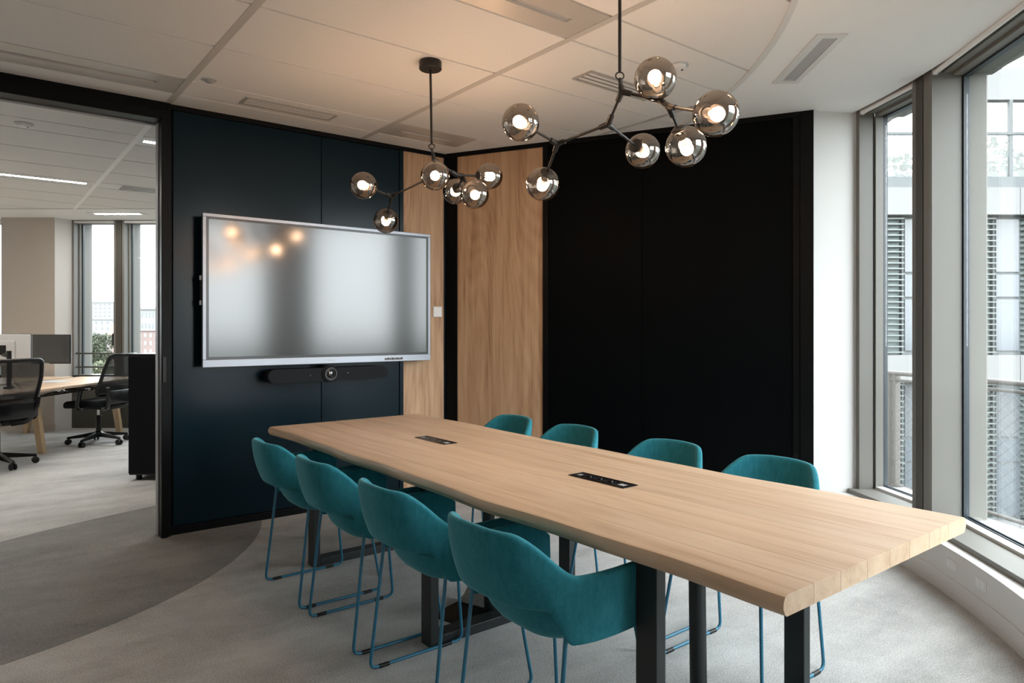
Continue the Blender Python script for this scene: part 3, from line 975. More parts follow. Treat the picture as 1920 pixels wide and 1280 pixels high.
spots = [(1.432, 3.398, 0, 'teal tub chair nearest the screen wall on the doorway side of the table'),
         (1.432, 2.815, 0, 'teal tub chair second from the screen wall on the doorway side'),
         (1.432, 2.205, 0, 'teal tub chair third from the screen wall on the doorway side'),
         (1.432, 1.605, 0, 'large foreground teal tub chair with its arm against a table leg'),
         (2.385, 3.374, PI, 'teal tub chair in front of the oak wall panel, far side of table'),
         (2.385, 2.816, PI, 'teal tub chair by the oak and black panel edge, far side of table'),
         (2.385, 2.145, PI, 'teal tub chair before the black wall, second from the window'),
         (2.385, 1.595, PI, 'teal tub chair nearest the white pier, far side of table')]
for i, (x, y, r, lab) in enumerate(spots):
    c_ = chair0 if i == 0 else copy_tree(chair0)
    c_.location = (x, y, 0)
    c_.rotation_euler = (0, 0, r + random.uniform(-0.008, 0.008))
    tag(c_, lab, 'chair', 'teal tub chairs around the table')

# ------------------------------------------------------------------ wall display
TVX0, TVX1, TVZ0, TVZ1, TVY = 1.178, 2.870, 1.068, 2.058, 4.700
tv = thing('display_screen', 'large wall mounted interactive display with silver frame, switched off', 'screen', ((TVX0 + TVX1) / 2, TVY, TVZ0))
hw, hh = (TVX1 - TVX0) / 2, TVZ1 - TVZ0
B(-hw + 0.01, hw - 0.01, 0.012, 0.075, 0.01, hh - 0.01, bev=0.004).build('housing', M['plastic_black'], tv)
fb, fs, ft = 0.048, 0.022, 0.022
mb = MB()
mb.box(-hw, hw, 0.0, 0.03, 0.0, fb, bev=0.002); fr = mb.build('frame_bottom', M['tv_frame'], tv)
mb = MB(); mb.box(-hw, hw, 0.0, 0.03, hh - ft, hh, bev=0.002); mb.build('frame_top', M['tv_frame'], tv)
for sgn in (-1, 1):
    a, b = sorted((sgn * hw, sgn * (hw - fs)))
    B(a, b, 0.0, 0.03, fb, hh - ft, bev=0.002).build('frame_side', M['tv_frame'], tv)
B(-hw + fs, hw - fs, 0.004, 0.012, fb, hh - ft).build('black_border', M['tv_border'], tv)
B(-hw + fs + 0.016, hw - fs - 0.016, 0.0025, 0.006, fb + 0.018, hh - ft - 0.014).build('screen_glass', M['display'], tv)
pt = B(0.443, 0.602, -0.001, 0.004, 0.012, 0.030).build('port_strip', M['grey_plastic'], tv)
for i in range(8):
    B(0.448 + i * 0.019, 0.462 + i * 0.019, -0.002, 0.0, 0.014, 0.027 if i % 2 else 0.022).build('port', M['plastic_black'], pt)
for i in range(7):
    B(-0.012 + i * 0.008, -0.006 + i * 0.008, -0.0006, 0.001, 0.020, 0.027).build('name_mark', M['light_plastic'], tv)
for z in (0.40, 0.56):
    B(-hw - 0.012, -hw + 0.002, 0.02, 0.04, z, z + 0.03, bev=0.002).build('side_clip', M['light_plastic'], tv)
B(-hw - 0.009, -hw - 0.001, 0.024, 0.036, 0.40, 0.59, bev=0.002).build('pen', M['plastic_black'], tv)
B(-0.45, 0.45, 0.075, YW - TVY - 0.002, 0.15, 0.85).build('wall_bracket', M['plastic_black'], tv)
# video bar
vb = thing('video_bar', 'black video conference bar with a round camera lens under the display', 'camera', (2.035, 4.715, 0.992))
mb = MB()
prof = []
Rr, Lb = 0.047, 0.450
for k in range(13):
    a = PI / 2 + PI * k / 12
    prof.append((-Lb + Rr + Rr * math.cos(a), Rr * math.sin(a)))
for k in range(13):
    a = -PI / 2 + PI * k / 12
    prof.append((Lb - Rr + Rr * math.cos(a), Rr * math.sin(a)))
fa = [mb.bm.verts.new((x, -0.040, z)) for x, z in prof]; fb_ = [mb.bm.verts.new((x, 0.055, z)) for x, z in prof]
mb.bm.faces.new(fa); mb.bm.faces.new(fb_[::-1])
for i in range(len(prof)):
    j = (i + 1) % len(prof); mb.bm.faces.new((fa[i], fa[j], fb_[j], fb_[i]))
bm_faces = [f for f in mb.bm.faces if len(f.verts) > 4]
bmesh.ops.bevel(mb.bm, geom=list(bm_faces[0].edges), offset=0.004, segments=2, affect='EDGES')
mb.build('speaker_body', M['speaker_cloth'], vb, 40)
yx = Matrix.Translation((-0.012, 0, 0.004)) @ Matrix.Rotation(PI / 2, 4, 'X')
MB().lathe([(0.062, -0.05), (0.062, 0.046), (0.056, 0.052), (0.050, 0.052)], 32, yx).build('camera_housing', M['speaker_cloth'], vb, 40)
ln_ = MB().lathe([(0.050, 0.050), (0.047, 0.062), (0.042, 0.062), (0.034, 0.052), (0.0, 0.052)], 32, yx).build('lens_ring', M['plastic_black'], vb, 40)
MB().lathe([(0.042, 0.0625), (0.040, 0.0640), (0.038, 0.0625)], 32, yx).build('silver_ring', M['tv_frame'], ln_, 40)
MB().lathe([(0.028, 0.053), (0.020, 0.058), (0.0, 0.060)], 24, yx).build('lens', M['lens'], ln_, 40)
MB().lathe([(0.0, 0.0420), (0.006, 0.0420), (0.006, 0.040)], 12, Matrix.Translation((-0.155, 0, 0)) @ Matrix.Rotation(PI / 2, 4, 'X')).build('microphone', M['plastic_black'], vb)
MB().lathe([(0.0, 0.0420), (0.003, 0.0420), (0.003, 0.040)], 12, Matrix.Translation((0.125, 0, 0.006)) @ Matrix.Rotation(PI / 2, 4, 'X')).build('indicator', M['light_plastic'], vb)
B(-0.10, 0.06, 0.055, YW - 4.715 - 0.002, -0.02, 0.03).build('mount', M['plastic_black'], vb)
# wall switch on the oak panel
sw = thing('wall_switch', 'small square white switch on the oak panel beside the display', 'switch', (3.004, YW - 0.003, 1.411))
B(-0.041, 0.041, -0.010, 0.0, 0.0, 0.084, bev=0.003).build('plate', M['white_plastic'], sw)
B(-0.034, 0.034, -0.013, -0.010, 0.007, 0.077, bev=0.0015).build('rocker', M['white_plastic'], sw)

# ------------------------------------------------------------------ branching globe chandeliers
def chandelier(label, hang, nodes, edges, globes):
    base = Vector((hang[0], hang[1], CEIL))
    t = thing('chandelier', label, 'pendant lamp', base, 0, 'branching globe chandeliers')
    V = {k: Vector(v) - base for k, v in nodes.items()}
    MB().lathe([(0.0, 0.0), (0.058, 0.0), (0.060, -0.003), (0.060, -0.042), (0.056, -0.046), (0.0, -0.046)], 32).build('canopy', M['lamp_black'], t, 40)
    hk = V['hook']
    MB().tube([(0, 0, -0.044), (hk.x, hk.y, hk.z + 0.025)], 0.0065, 12).build('rod', M['lamp_black'], t, 40)
    mb = MB()
    ringpts = [(hk.x + 0.013 * math.cos(a), hk.y - 0.009 * math.cos(a), hk.z + 0.010 + 0.014 * math.sin(a)) for a in [2 * PI * k / 14 for k in range(15)]]
    mb.tube(ringpts, 0.003, 6)
    ringpts = [(hk.x + 0.007 * math.cos(a), hk.y + 0.010 * math.cos(a), hk.z - 0.012 + 0.013 * math.sin(a)) for a in [2 * PI * k / 14 for k in range(15)]]
    mb.tube(ringpts, 0.003, 6)
    mb.build('hook_links', M['lamp_black'], t, 40)
    adj = {}
    ends = dict(V)
    for g, _ in globes:
        ends[g] = V[g]
    for a, b in edges:
        adj.setdefault(a, []).append(b); adj.setdefault(b, []).append(a)
    for j in [k for k in V if k.startswith('J')]:
        mb = MB()
        for o in adj.get(j, []):
            d = (V[o] - V[j]).normalized()
            L = min(0.040, (V[o] - V[j]).length * 0.45)
            mb.tube([V[j] - d * 0.006, V[j] + d * L * 0.55, V[j] + d * L], 0.0125, 10, r_end=0.0105)
        mb.build('joint', M['lamp_black'], t, 40)
    gl = [g for g, _ in globes]
    for a, b in edges:
        pa_, pb_ = V[a], V[b]
        d = (pb_ - pa_).normalized()
        if b in gl: pb_ = pb_ - d * 0.066
        if b == 'hook' or a == 'hook': r = 0.008
        else: r = 0.0058
        MB().tube([pa_, pb_], r, 10).build('arm', M['lamp_black'], t, 40)
    RG = 0.0745
    for g, src in globes:
        c_ = V[g]
        d = (c_ - V[src]).normalized()
        m = look_matrix(c_, d)
        prof = []
        for k in range(25):
            a = PI - math.asin(0.028 / RG) - (PI - math.asin(0.028 / RG)) * k / 24
            prof.append((RG * math.sin(a), RG * math.cos(a)))
        prof[-1] = (0.0, RG)
        globe = MB().lathe(prof, 40, m).build('globe', M['smoke_glass'], t, 180)
        MB().lathe([(0.0, -0.082), (0.016, -0.080), (0.029, -0.072), (0.030, -0.064), (0.026, -0.060), (0.018, -0.058), (0.017, -0.030), (0.0, -0.028)], 24, m).build('socket_cup', M['lamp_black'], globe, 40)
        MB().lathe([(0.010, -0.030), (0.011, -0.016), (0.016, -0.008)], 20, m).build('bulb_neck', M['filament'], globe, 180)
        rb = 0.0235
        MB().lathe([(rb * math.sin(a), 0.010 - rb * math.cos(a)) for a in [0.6 + (PI - 0.6) * k / 12 for k in range(12)]] + [(0.0, 0.010 + rb)], 24, m).build('bulb', M['bulb'], globe, 180)
    return t
EDG = [('J0', 'hook'), ('J0', 'J1'), ('J1', 'J2'), ('J0', 'J3'), ('J3', 'J4')]
chandelier('black branching lamp with six smoked globes, nearer the screen',
           (1.944, 3.184),
           dict(A=(1.714, 3.51, 2.105), B=(1.879, 3.031, 2.099), C=(1.978, 3.749, 1.965), D=(2.267, 3.433, 2.127), E=(2.075, 2.96, 2.016), F=(2.307, 3.147, 2.173),
                hook=(1.950, 3.180, 2.28), J0=(1.959, 3.172, 2.221), J1=(2.000, 3.215, 2.153), J2=(1.908, 3.549, 2.074), J3=(2.118, 3.194, 2.163), J4=(2.168, 3.205, 2.154)),
           EDG + [('J2', 'A'), ('J2', 'C'), ('J1', 'B'), ('J4', 'D'), ('J4', 'E'), ('J3', 'F')],
           [('A', 'J2'), ('C', 'J2'), ('B', 'J1'), ('D', 'J4'), ('E', 'J4'), ('F', 'J3')])
chandelier('black branching lamp with six smoked globes, nearer the window',
           (1.938, 1.810),
           dict(G=(1.737, 2.158, 2.141), H=(2.012, 2.342, 1.96), I=(2.274, 1.991, 2.078), M=(2.077, 1.611, 1.987), K=(1.926, 1.628, 2.208), L=(1.926, 1.374, 2.021),
                hook=(1.938, 1.81, 2.263), J0=(1.944, 1.805, 2.213), J1=(1.975, 1.907, 2.119), J2=(1.939, 2.164, 2.09), J3=(2.011, 1.676, 2.161), J4=(1.988, 1.618, 2.118)),
           EDG + [('J2', 'G'), ('J2', 'H'), ('J1', 'I'), ('J4', 'M'), ('J3', 'K'), ('J4', 'L')],
           [('G', 'J2'), ('H', 'J2'), ('I', 'J1'), ('M', 'J4'), ('K', 'J3'), ('L', 'J4')])

# ------------------------------------------------------------------ ceiling fittings
def plate_light(x0, x1, y0, y1, label, lit=False, end=0.12, slot=0.045):
    """flat metal plate between two runners with one long slot"""
    t = thing('linear_light', label, 'ceiling light', ((x0 + x1) / 2, (y0 + y1) / 2, CEIL), 0, 'linear lights in the ceiling grid')
    w, h = (x1 - x0) / 2, (y1 - y0) / 2
    mb = MB()
    for a, b, c_, d_ in ((-w, w, -h, -slot / 2), (-w, w, slot / 2, h), (-w, -w + end, -slot / 2, slot / 2), (w - end, w, -slot / 2, slot / 2)):
        mb.box(a, b, c_, d_, 0.0, 0.014)
    mb.build('plate', M['white_metal'] if lit else M['lum_metal'], t)
    B(-w + end, w - end, -slot / 2, slot / 2, 0.004 if lit else 0.010, 0.016).build('diffuser', M['strip_on'] if lit else M['frosted'], t)
    return t
plate_light(-0.335 + 0.02, 1.0 - 0.02, 4.291, 4.579, 'unlit metal strip light over the doorway corner')
plate_light(2.335 + 0.02, 3.02, 4.291, 4.579, 'unlit metal strip light in the corner above the oak panel')
B(3.03, 3.60, 4.291, 4.579, CEIL, CEIL + 0.02).build('ceiling_tile', M['tile'], cl)
plate_light(1.0 + 0.02, 2.335 - 0.02, 2.222, 2.514, 'unlit metal strip light at the top edge, between the pendant lamps')
plate_light(-0.335 + 0.02, 1.0 - 0.02, 7.836, 8.124, 'long lit strip light in the office ceiling', lit=True, end=0.06, slot=0.06)
plate_light(1.0 + 0.02, 2.335 - 0.02, 5.756, 6.044, 'short visible lit strip light beside the doorway post in the office', lit=True, end=0.035, slot=0.06)
plate_light(-1.67 + 0.02, -0.335 - 0.02, 7.836, 8.124, 'added lit strip light out of view, brightening the office', lit=True, end=0.06, slot=0.06)  # extra strip outside the view, added to lift the office light level
# office air slot
t = thing('air_slot', 'grey slotted air outlet in the office ceiling', 'vent', (1.6675, 7.98, CEIL), 0)
B(-0.645, -0.45, -0.144, 0.144, 0, 0.014).build('end_plate', M['white_metal'], t)
B(-0.45, 0.645, -0.144, 0.144, 0.008, 0.014).build('backing', M['slot'], t)
for yy in (-0.13, -0.05, 0.03, 0.11):
    B(-0.45, 0.645, yy, yy + 0.035, 0, 0.008, bev=0.001).build('blade', M['white_metal'], t)
def grille(x, y, w, h, label, rz=0, n=3):
    t = thing('air_grille', label, 'vent', (x, y, CEIL), rz, 'slotted air outlets in the meeting room ceiling')
    mb = MB()
    b = 0.018
    for a, c_, d_, e_ in ((-w / 2, w / 2, -h / 2, -h / 2 + b), (-w / 2, w / 2, h / 2 - b, h / 2), (-w / 2, -w / 2 + b, -h / 2 + b, h / 2 - b), (w / 2 - b, w / 2, -h / 2 + b, h / 2 - b)):
        mb.box(a, c_, d_, e_, -0.006, -0.0002)
    mb.build('frame', M['grille_grey'], t)
    B(-w / 2 + b, w / 2 - b, -h / 2 + b, h / 2 - b, -0.0012, -0.0002).build('backing', M['slot'], t)
    ih = h - 2 * b
    for k in range(n):
        yy = -ih / 2 + ih * (k + 0.5) / n
        B(-w / 2 + b, w / 2 - b, yy - ih / n * 0.30, yy + ih / n * 0.30, -0.0055, -0.0013, bev=0.001).build('blade', M['white_metal'], t)
    return t
grille(1.648, 4.440, 0.60, 0.155, 'slotted air outlet above the left half of the display')
grille(3.02, 2.822, 0.62, 0.16, 'slotted air outlet behind the lamp nearer the window')
# white recessed fitting in the plaster border
pmid = (Vector((3.675, 2.235)) + Vector((3.351, 1.636))) / 2
pdir = Vector((3.675 - 3.23, 2.235 - 1.724))
t = thing('recessed_light', 'white recessed ceiling light in the plaster border by the window', 'ceiling light', (pmid.x, pmid.y, CEIL), math.atan2(pdir.y, pdir.x))
mb = MB()
w, h = 0.339, 0.074
for a, b, c_, d_ in ((-w, w, -h, -0.042), (-w, w, 0.030, h), (-w, -w + 0.045, -0.042, 0.030), (w - 0.045, w, -0.042, 0.030)):
    mb.box(a, b, c_, d_, -0.006, -0.0002)
mb.build('frame', M['white_metal'], t)
B(-w + 0.045, w - 0.045, -0.042, 0.030, -0.0018, -0.0002).build('diffuser', M['frosted'], t)
pl = uz((210 - 960) / 1300 * 8.5, 8.62)
t = thing('recessed_light', 'lit recessed ceiling light above the narrow office window', 'ceiling light', (pl.x, pl.y, CEIL), UZ_ROT)
B(-0.34, 0.34, -0.075, 0.075, -0.006, -0.0002, bev=0.001).build('frame', M['white_metal'], t)
B(-0.27, 0.27, -0.03, 0.03, -0.009, -0.006).build('diffuser', M['strip_on'], t)
def detector(x, y, r, label, dome=False):
    t = thing('ceiling_detector', label, 'detector', (x, y, CEIL), 0, 'ceiling detectors')
    MB().lathe([(0.0, -0.004), (r * 0.8, -0.006), (r, -0.004), (r, -0.0002)], 28).build('base', M['light_plastic'], t, 40)
    if dome:
        MB().lathe([(r * 0.62, -0.006), (r * 0.5, -0.016), (r * 0.25, -0.021), (0.0, -0.022)], 24).build('dome', M['grey_plastic'], t, 60)
    else:
        MB().lathe([(r * 0.75, -0.006), (r * 0.68, -0.020), (r * 0.5, -0.024), (0.0, -0.024)], 24).build('cap', M['white_plastic'], t, 40)
        MB().lathe([(0.0, -0.027), (0.006, -0.026), (0.008, -0.024)], 12, Matrix.Translation((r * 0.35, -0.01, 0))).build('sensor', M['plastic_black'], t, 40)
    return t
detector(1.087, 4.20, 0.042, 'small grey domed sensor on the ceiling above the doorway post', dome=True)
detector(3.029, 2.40, 0.055, 'white smoke detector on the ceiling behind the largest globe')
detector(0.308, 5.90, 0.058, 'white smoke detector on the office ceiling')

# wall sockets on the low upstand
for ph, lab in ((-43.9, 'white double socket on the upstand nearer the table corner'), (-47.1, 'white double socket on the upstand nearer the right edge')):
    p = pol(4.774, ph)
    t = thing('wall_socket', lab, 'socket', (p.x, p.y, 0.14), (ph - 90) * D2R, 'sockets on the upstand')
    B(-0.045, 0.045, -0.006, 0.004, 0.0, 0.045, bev=0.002).build('plate', M['white_plastic'], t)
    B(-0.035, -0.005, -0.0075, -0.006, 0.008, 0.037, bev=0.001).build('outlet', M['white_plastic'], t)
    B(0.005, 0.035, -0.0075, -0.006, 0.008, 0.037, bev=0.001).build('outlet', M['white_plastic'], t)

# ------------------------------------------------------------------ office furniture
def uzp(u, z, h=0.0):
    p = uz(u, z)
    return (p.x, p.y, h)
# black cabinet just past the doorway
ZC = 6.02
cu = (242 - 960) / 1300 * ZC
cab = thing('storage_cabinet', 'tall black cabinet standing past the doorway post', 'cabinet', uzp(cu, ZC), UZ_ROT)
B(0.0, 1.0, 0.0, 0.45, 0.045, 1.075, bev=0.002).build('body', M['plastic_black'], cab)
B(0.0, 1.0, -0.004, 0.454, 1.077, 1.096, bev=0.002).build('top_panel', M['plastic_black'], cab)
B(0.003, 0.497, -0.016, -0.001, 0.06, 1.07, bev=0.002).build('door', M['fabric_black'], cab)
B(0.503, 0.997, -0.016, -0.001, 0.06, 1.07, bev=0.002).build('door', M['fabric_black'], cab)
for fx in (0.06, 0.94):
    for fy in (0.05, 0.40):
        MB().lathe([(0.0, 0.0), (0.024, 0.0), (0.024, 0.045), (0.0, 0.045)], 14, Matrix.Translation((fx, fy, 0))).build('foot', M['plastic_black'], cab, 40)
# bench desk
DU0, DU1, DZ0, DZ1, DH = -6.35, -4.72, 5.75, 8.82, 0.705
desk = thing('bench_desk', 'oak topped bench desk on splayed timber legs in the office', 'desk', uzp((DU0 + DU1) / 2, (DZ0 + DZ1) / 2), UZ_ROT)
dw, dl = (DU1 - DU0) / 2, (DZ1 - DZ0) / 2
for a, b in ((-dl, -0.004), (0.004, dl)):
    for c_, d_ in ((-dw, -0.05), (0.05, dw)):
        B(c_, d_, a, b, DH - 0.025, DH, bev=0.003).build('desk_top', M['oak_desk'], desk)
for zz in (5.80, 7.30, 8.74):
    yl = zz - (DZ0 + DZ1) / 2
    for sg in (-1, 1):
        bx_, tx_ = sg * (dw - 0.225), sg * (dw - 0.31)
        m = MB()
        q0 = [(bx_ - 0.03, yl - 0.028), (bx_ + 0.03, yl - 0.028), (bx_ + 0.03, yl + 0.028), (bx_ - 0.03, yl + 0.028)]
        q1 = [(tx_ - 0.034, yl - 0.03), (tx_ + 0.034, yl - 0.03), (tx_ + 0.034, yl + 0.03), (tx_ - 0.034, yl + 0.03)]
        lo = [m.bm.verts.new((x, y, 0)) for x, y in q0]; hi = [m.bm.verts.new((x, y, 0.56)) for x, y in q1]
        m.bm.faces.new(lo[::-1]); m.bm.faces.new(hi)
        for i in range(4): m.bm.faces.new((lo[i], lo[(i + 1) % 4], hi[(i + 1) % 4], hi[i]))
        lg = m.build('leg', M['oak_leg'], desk)
        B(tx_ - sg * 0.006 - 0.036, tx_ - sg * 0.006 + 0.036, yl - 0.033, yl + 0.033, 0.545, DH - 0.026, bev=0.003).build('leg_bracket', M['bracket_blue'], lg)
    B(-dw + 0.32, dw - 0.32, yl - 0.02, yl + 0.02, DH - 0.085, DH - 0.027, bev=0.002).build('cross_beam', M['bracket_blue'], desk)
B(dw - 0.42, dw - 0.28, -dl + 0.3, dl - 0.2, DH - 0.12, DH - 0.11, bev=0.002).build('cable_tray', M['plastic_black'], desk)
rnd = random.Random(9)
for k in range(6):
    y = 0.15 + k * 0.16
    pts = [(dw - 0.30 + rnd.uniform(-0.04, 0.06), y + 0.05 * i, DH - 0.07 - rnd.uniform(0, 0.05)) for i in range(5)]
    MB().tube(pts, 0.005, 6, bend=0.03).build('loose_cable', M['plastic_black'], desk, 60)
B(0.10, 0.40, 0.55, 0.85, DH + 0.0004, DH + 0.003, bev=0.001).build('cable_flap', M['light_plastic'], desk)

# monitors
def monitor(u, z, base_h, face, label, w=0.545, h=0.335, back='light_plastic'):
    t = thing('monitor', label, 'monitor', uzp(u, z, base_h), UZ_ROT + face, 'office monitors')
    # local -y is the screen side, z=0 at the lower edge
    B(-w / 2, w / 2, 0.004, 0.022, 0.0, h, bev=0.003).build('rim', M['plastic_black'], t)
    B(-w / 2 + 0.006, w / 2 - 0.006, 0.0025, 0.006, 0.012, h - 0.006).build('screen', M['monitor_glass'], t)
    B(-w / 2 + 0.004, w / 2 - 0.004, 0.022, 0.040, 0.004, h - 0.004, bev=0.006).build('back_cover', M[back], t)
    B(-0.13, 0.13, 0.040, 0.056, 0.06, h - 0.07, bev=0.006).build('back_bulge', M[back], t)
    B(-w / 2 + 0.02, w / 2 - 0.02, 0.040, 0.043, 0.03, 0.075, bev=0.001).build('port_bay', M['grey_plastic'], t)
    B(-0.05, 0.05, 0.056, 0.066, h / 2 - 0.05, h / 2 + 0.05, bev=0.002).build('mount_plate', M['plastic_black'], t)
    B(-0.05, 0.03, 0.0, 0.005, 0.0, 0.010).build('chin_mark', M['grey_plastic'], t)
    return t
monitor((87 - 960) / 1300 * 7.95, 7.95, 0.912, 0.0, 'office monitor with its dark screen facing the doorway')
monitor((6 - 960) / 1300 * 7.25, 7.25, 0.925, PI + 0.22, 'office monitor seen from its pale grey back')
ma = thing('monitor_stand', 'black monitor stand post clamped to the office desk', 'monitor stand', uzp((17 - 960) / 1300 * 7.05, 7.05, DH), UZ_ROT)
MB().tube([(0, 0, 0.0), (0, 0, 0.385)], 0.022, 12).build('post', M['plastic_black'], ma, 40)
MB().lathe([(0.0, 0.001), (0.05, 0.001), (0.05, 0.02), (0.024, 0.026)], 16).build('clamp', M['plastic_black'], ma, 40)
MB().tube([(0, 0, 0.33), (-0.10, 0.06, 0.34), (-0.11, 0.115, 0.34)], 0.018, 10).build('arm', M['plastic_black'], ma, 40)
MB().tube([(0.03, 0, 0.30), (0.045, -0.03, 0.12), (0.12, -0.05, 0.04), (0.16, -0.04, 0.006)], 0.004, 6, bend=0.06).build('cable', M['plastic_black'], ma, 40)
# task chairs
def make_task_chair():
    t = thing('task_chair', 'black task chair', 'office chair')
    hub = MB().lathe([(0.0, 0.075), (0.045, 0.075), (0.045, 0.13), (0.03, 0.145), (0.0, 0.145)], 20).build('base_hub', M['plastic_gloss'], t, 40)
    for k in range(5):
        a = 2 * PI * k / 5 + 0.5
        d = Vector((math.cos(a), math.sin(a), 0))
        s_ = Vector((-d.y, d.x, 0))
        mb = MB()
        rows_ = []
        for f, w_, z0_, z1_ in ((0.03, 0.030, 0.085, 0.135), (0.16, 0.025, 0.075, 0.112), (0.315, 0.017, 0.065, 0.086)):
            c_ = d * f
            rows_.append([mb.bm.verts.new(v) for v in (c_ - s_ * w_ + Vector((0, 0, z0_)), c_ + s_ * w_ + Vector((0, 0, z0_)), c_ + s_ * w_ * 0.6 + Vector((0, 0, z1_)), c_ - s_ * w_ * 0.6 + Vector((0, 0, z1_)))])
        for r0, r1 in zip(rows_, rows_[1:]):
            for i in range(4): mb.bm.faces.new((r0[i], r0[(i + 1) % 4], r1[(i + 1) % 4], r1[i]))
        mb.bm.faces.new(rows_[0][::-1]); mb.bm.faces.new(rows_[-1])
        lg = mb.build('base_arm', M['plastic_gloss'], t)
        c_ = d * 0.305
        mb = MB()
        for sg in (-1, 1):
            mm = Matrix.Translation(c_ + s_ * 0.018 * sg + Vector((0, 0, 0.031))) @ look_matrix((0, 0, 0), s_)
            mb.lathe([(0.0, -0.010), (0.024, -0.010), (0.031, -0.006), (0.031, 0.006), (0.024, 0.010), (0.0, 0.010)], 18, mm)
        mb.box(c_.x - 0.008, c_.x + 0.008, c_.y - 0.008, c_.y + 0.008, 0.03, 0.075)
        mb.build('caster', M['plastic_black'], lg, 40)
    MB().lathe([(0.028, 0.14), (0.028, 0.32), (0.024, 0.325)], 16).build('column_sleeve', M['plastic_black'], t, 40)
    MB().lathe([(0.016, 0.32), (0.016, 0.40)], 14).build('gas_lift', M['chrome'], t, 40)
    B(-0.14, 0.10, -0.09, 0.09, 0.395, 0.44, bev=0.012).build('mechanism', M['plastic_black'], t)
    MB().tube([(0.02, 0.09, 0.41), (0.06, 0.24, 0.40)], 0.006, 8).build('lever', M['plastic_black'], t, 40)
    # cushion
    mb = MB(); mb.box(-0.23, 0.26, -0.245, 0.245, 0.435, 0.515, bev=0.035, seg=4)
    for v in mb.bm.verts:
        if v.co.x > 0.15: v.co.z -= (v.co.x - 0.15) * 0.25
    mb.build('seat', M['fabric_black'], t, 50)
    # back frame loop
    def bp(y, z):
        tt = (z - 0.56) / 0.46
        return Vector((-0.215 - 0.165 * tt - 0.05 * math.sin(PI * tt) * 0.4 + 0.05 * (y / 0.22) ** 2, y, z))
    loop = []
    ctrl = [(-0.20, 0.57), (0.20, 0.57), (0.235, 0.62), (0.235, 0.85), (0.21, 1.0), (0.17, 1.02), (-0.17, 1.02), (-0.21, 1.0), (-0.235, 0.85), (-0.235, 0.62)]
    for i in range(len(ctrl)):
        a, b = ctrl[i], ctrl[(i + 1) % len(ctrl)]
        for k in range(4):
            f = k / 4
            loop.append(bp(a[0] + (b[0] - a[0]) * f, a[1] + (b[1] - a[1]) * f))
    loop.append(loop[0])
    MB().tube(loop, 0.019, 8, caps=False).build('back_frame', M['plastic_black'], t, 60)
    mb = MB(); g = []
    for i in range(9):
        z = 0.575 + 0.44 * i / 8
        w_ = 0.22 if z < 0.9 else 0.22 - 0.03 * (z - 0.9) / 0.115
        g.append([mb.bm.verts.new(bp(-w_ + 2 * w_ * k / 8, z)) for k in range(9)])
    for i in range(8):
        for k in range(8): mb.bm.faces.new((g[i][k], g[i][k + 1], g[i + 1][k + 1], g[i + 1][k]))
    mb.build('back_mesh', M['mesh_back'], t, 180)
    # lower back shell joining back to mechanism
    mb = MB()
    for sg in (-1, 1):
        mb.tube([(-0.12, 0.06 * sg, 0.42), (-0.24, 0.14 * sg, 0.44), (-0.30, 0.18 * sg, 0.56), (-0.30, 0.20 * sg, 0.66)], 0.036, 8, bend=0.05, r_end=0.018)
    mb.box(-0.30, -0.262, -0.20, 0.20, 0.47, 0.62, bev=0.012)
    mb.build('back_support', M['plastic_gloss'], t, 50)
    for sg in (-1, 1):
        y = 0.285 * sg
        ar = MB().tube([(0.02, 0.20 * sg, 0.425), (0.02, y, 0.435), (0.01, y, 0.50), (-0.02, y, 0.63)], 0.020, 8, bend=0.03, r_end=0.026).build('arm_post', M['plastic_gloss'], t, 60)
        B(-0.13, 0.14, y - 0.045, y + 0.045, 0.632, 0.656, bev=0.010).build('arm_pad', M['plastic_black'], ar)
        MB().tube([(-0.165, y, 0.644), (-0.12, y, 0.644)], 0.016, 10).build('arm_tip', M['chrome'], ar, 40)
    return t
tc0 = make_task_chair()
tag(tc0, 'black mesh task chair facing the desk by the office window', 'office chair', 'black task chairs')
tc0.location = uzp((185 - 960) / 1300 * 7.95, 7.95)
tc0.rotation_euler = (0, 0, PI + UZ_ROT - 0.20)
tc1 = copy_tree(tc0)
tag(tc1, 'black mesh task chair cut off by the left edge of the picture', 'office chair', 'black task chairs')
tc1.location = uzp((-6 - 960) / 1300 * 6.6, 6.6)
tc1.rotation_euler = (0, 0, PI + UZ_ROT - 0.40)

# ------------------------------------------------------------------ outside: balcony, railing, buildings, trees
M['concrete'] = mat('pale_concrete', lin(0.158, 0.158, 0.150), rough=0.8, spec=0.2, noise=0.05, nscale=3)
M['rail'] = mat('warm_grey_railing', lin(0.103, 0.095, 0.087), rough=0.5, spec=0.3)
M['wire'] = mat('steel_wire', lin(0.158, 0.158, 0.158), rough=0.4, spec=0.4)
M['cladding'] = mat('white_cladding', lin(0.155, 0.155, 0.155), rough=0.6, spec=0.3)
M['parapet'] = mat('grey_parapet', lin(0.091, 0.099, 0.103), rough=0.6, spec=0.3)
M['far_glass'] = mat('far_window_glass', lin(0.076, 0.087, 0.099), rough=0.12, spec=0.6)
M['far_glass_light'] = mat('far_window_glass_pale', lin(0.086, 0.094, 0.102), rough=0.15, spec=0.6)
M['louver_back'] = mat('louver_backing', lin(0.207, 0.255, 0.246), rough=0.4, spec=0.4)
M['louver'] = mat('glass_louver_edge', lin(0.114, 0.131, 0.131), rough=0.3, spec=0.5)
M['mull'] = mat('grey_window_bar', lin(0.078, 0.086, 0.089), rough=0.5, spec=0.3)
M['leaf'] = mat('pale_green_leaves', lin(0.038, 0.048, 0.029), rough=0.7, spec=0.2, noise=0.35, nscale=0.6)
M['leaf2'] = mat('yellow_green_leaves', lin(0.069, 0.078, 0.048), rough=0.7, spec=0.2, noise=0.3, nscale=0.6)
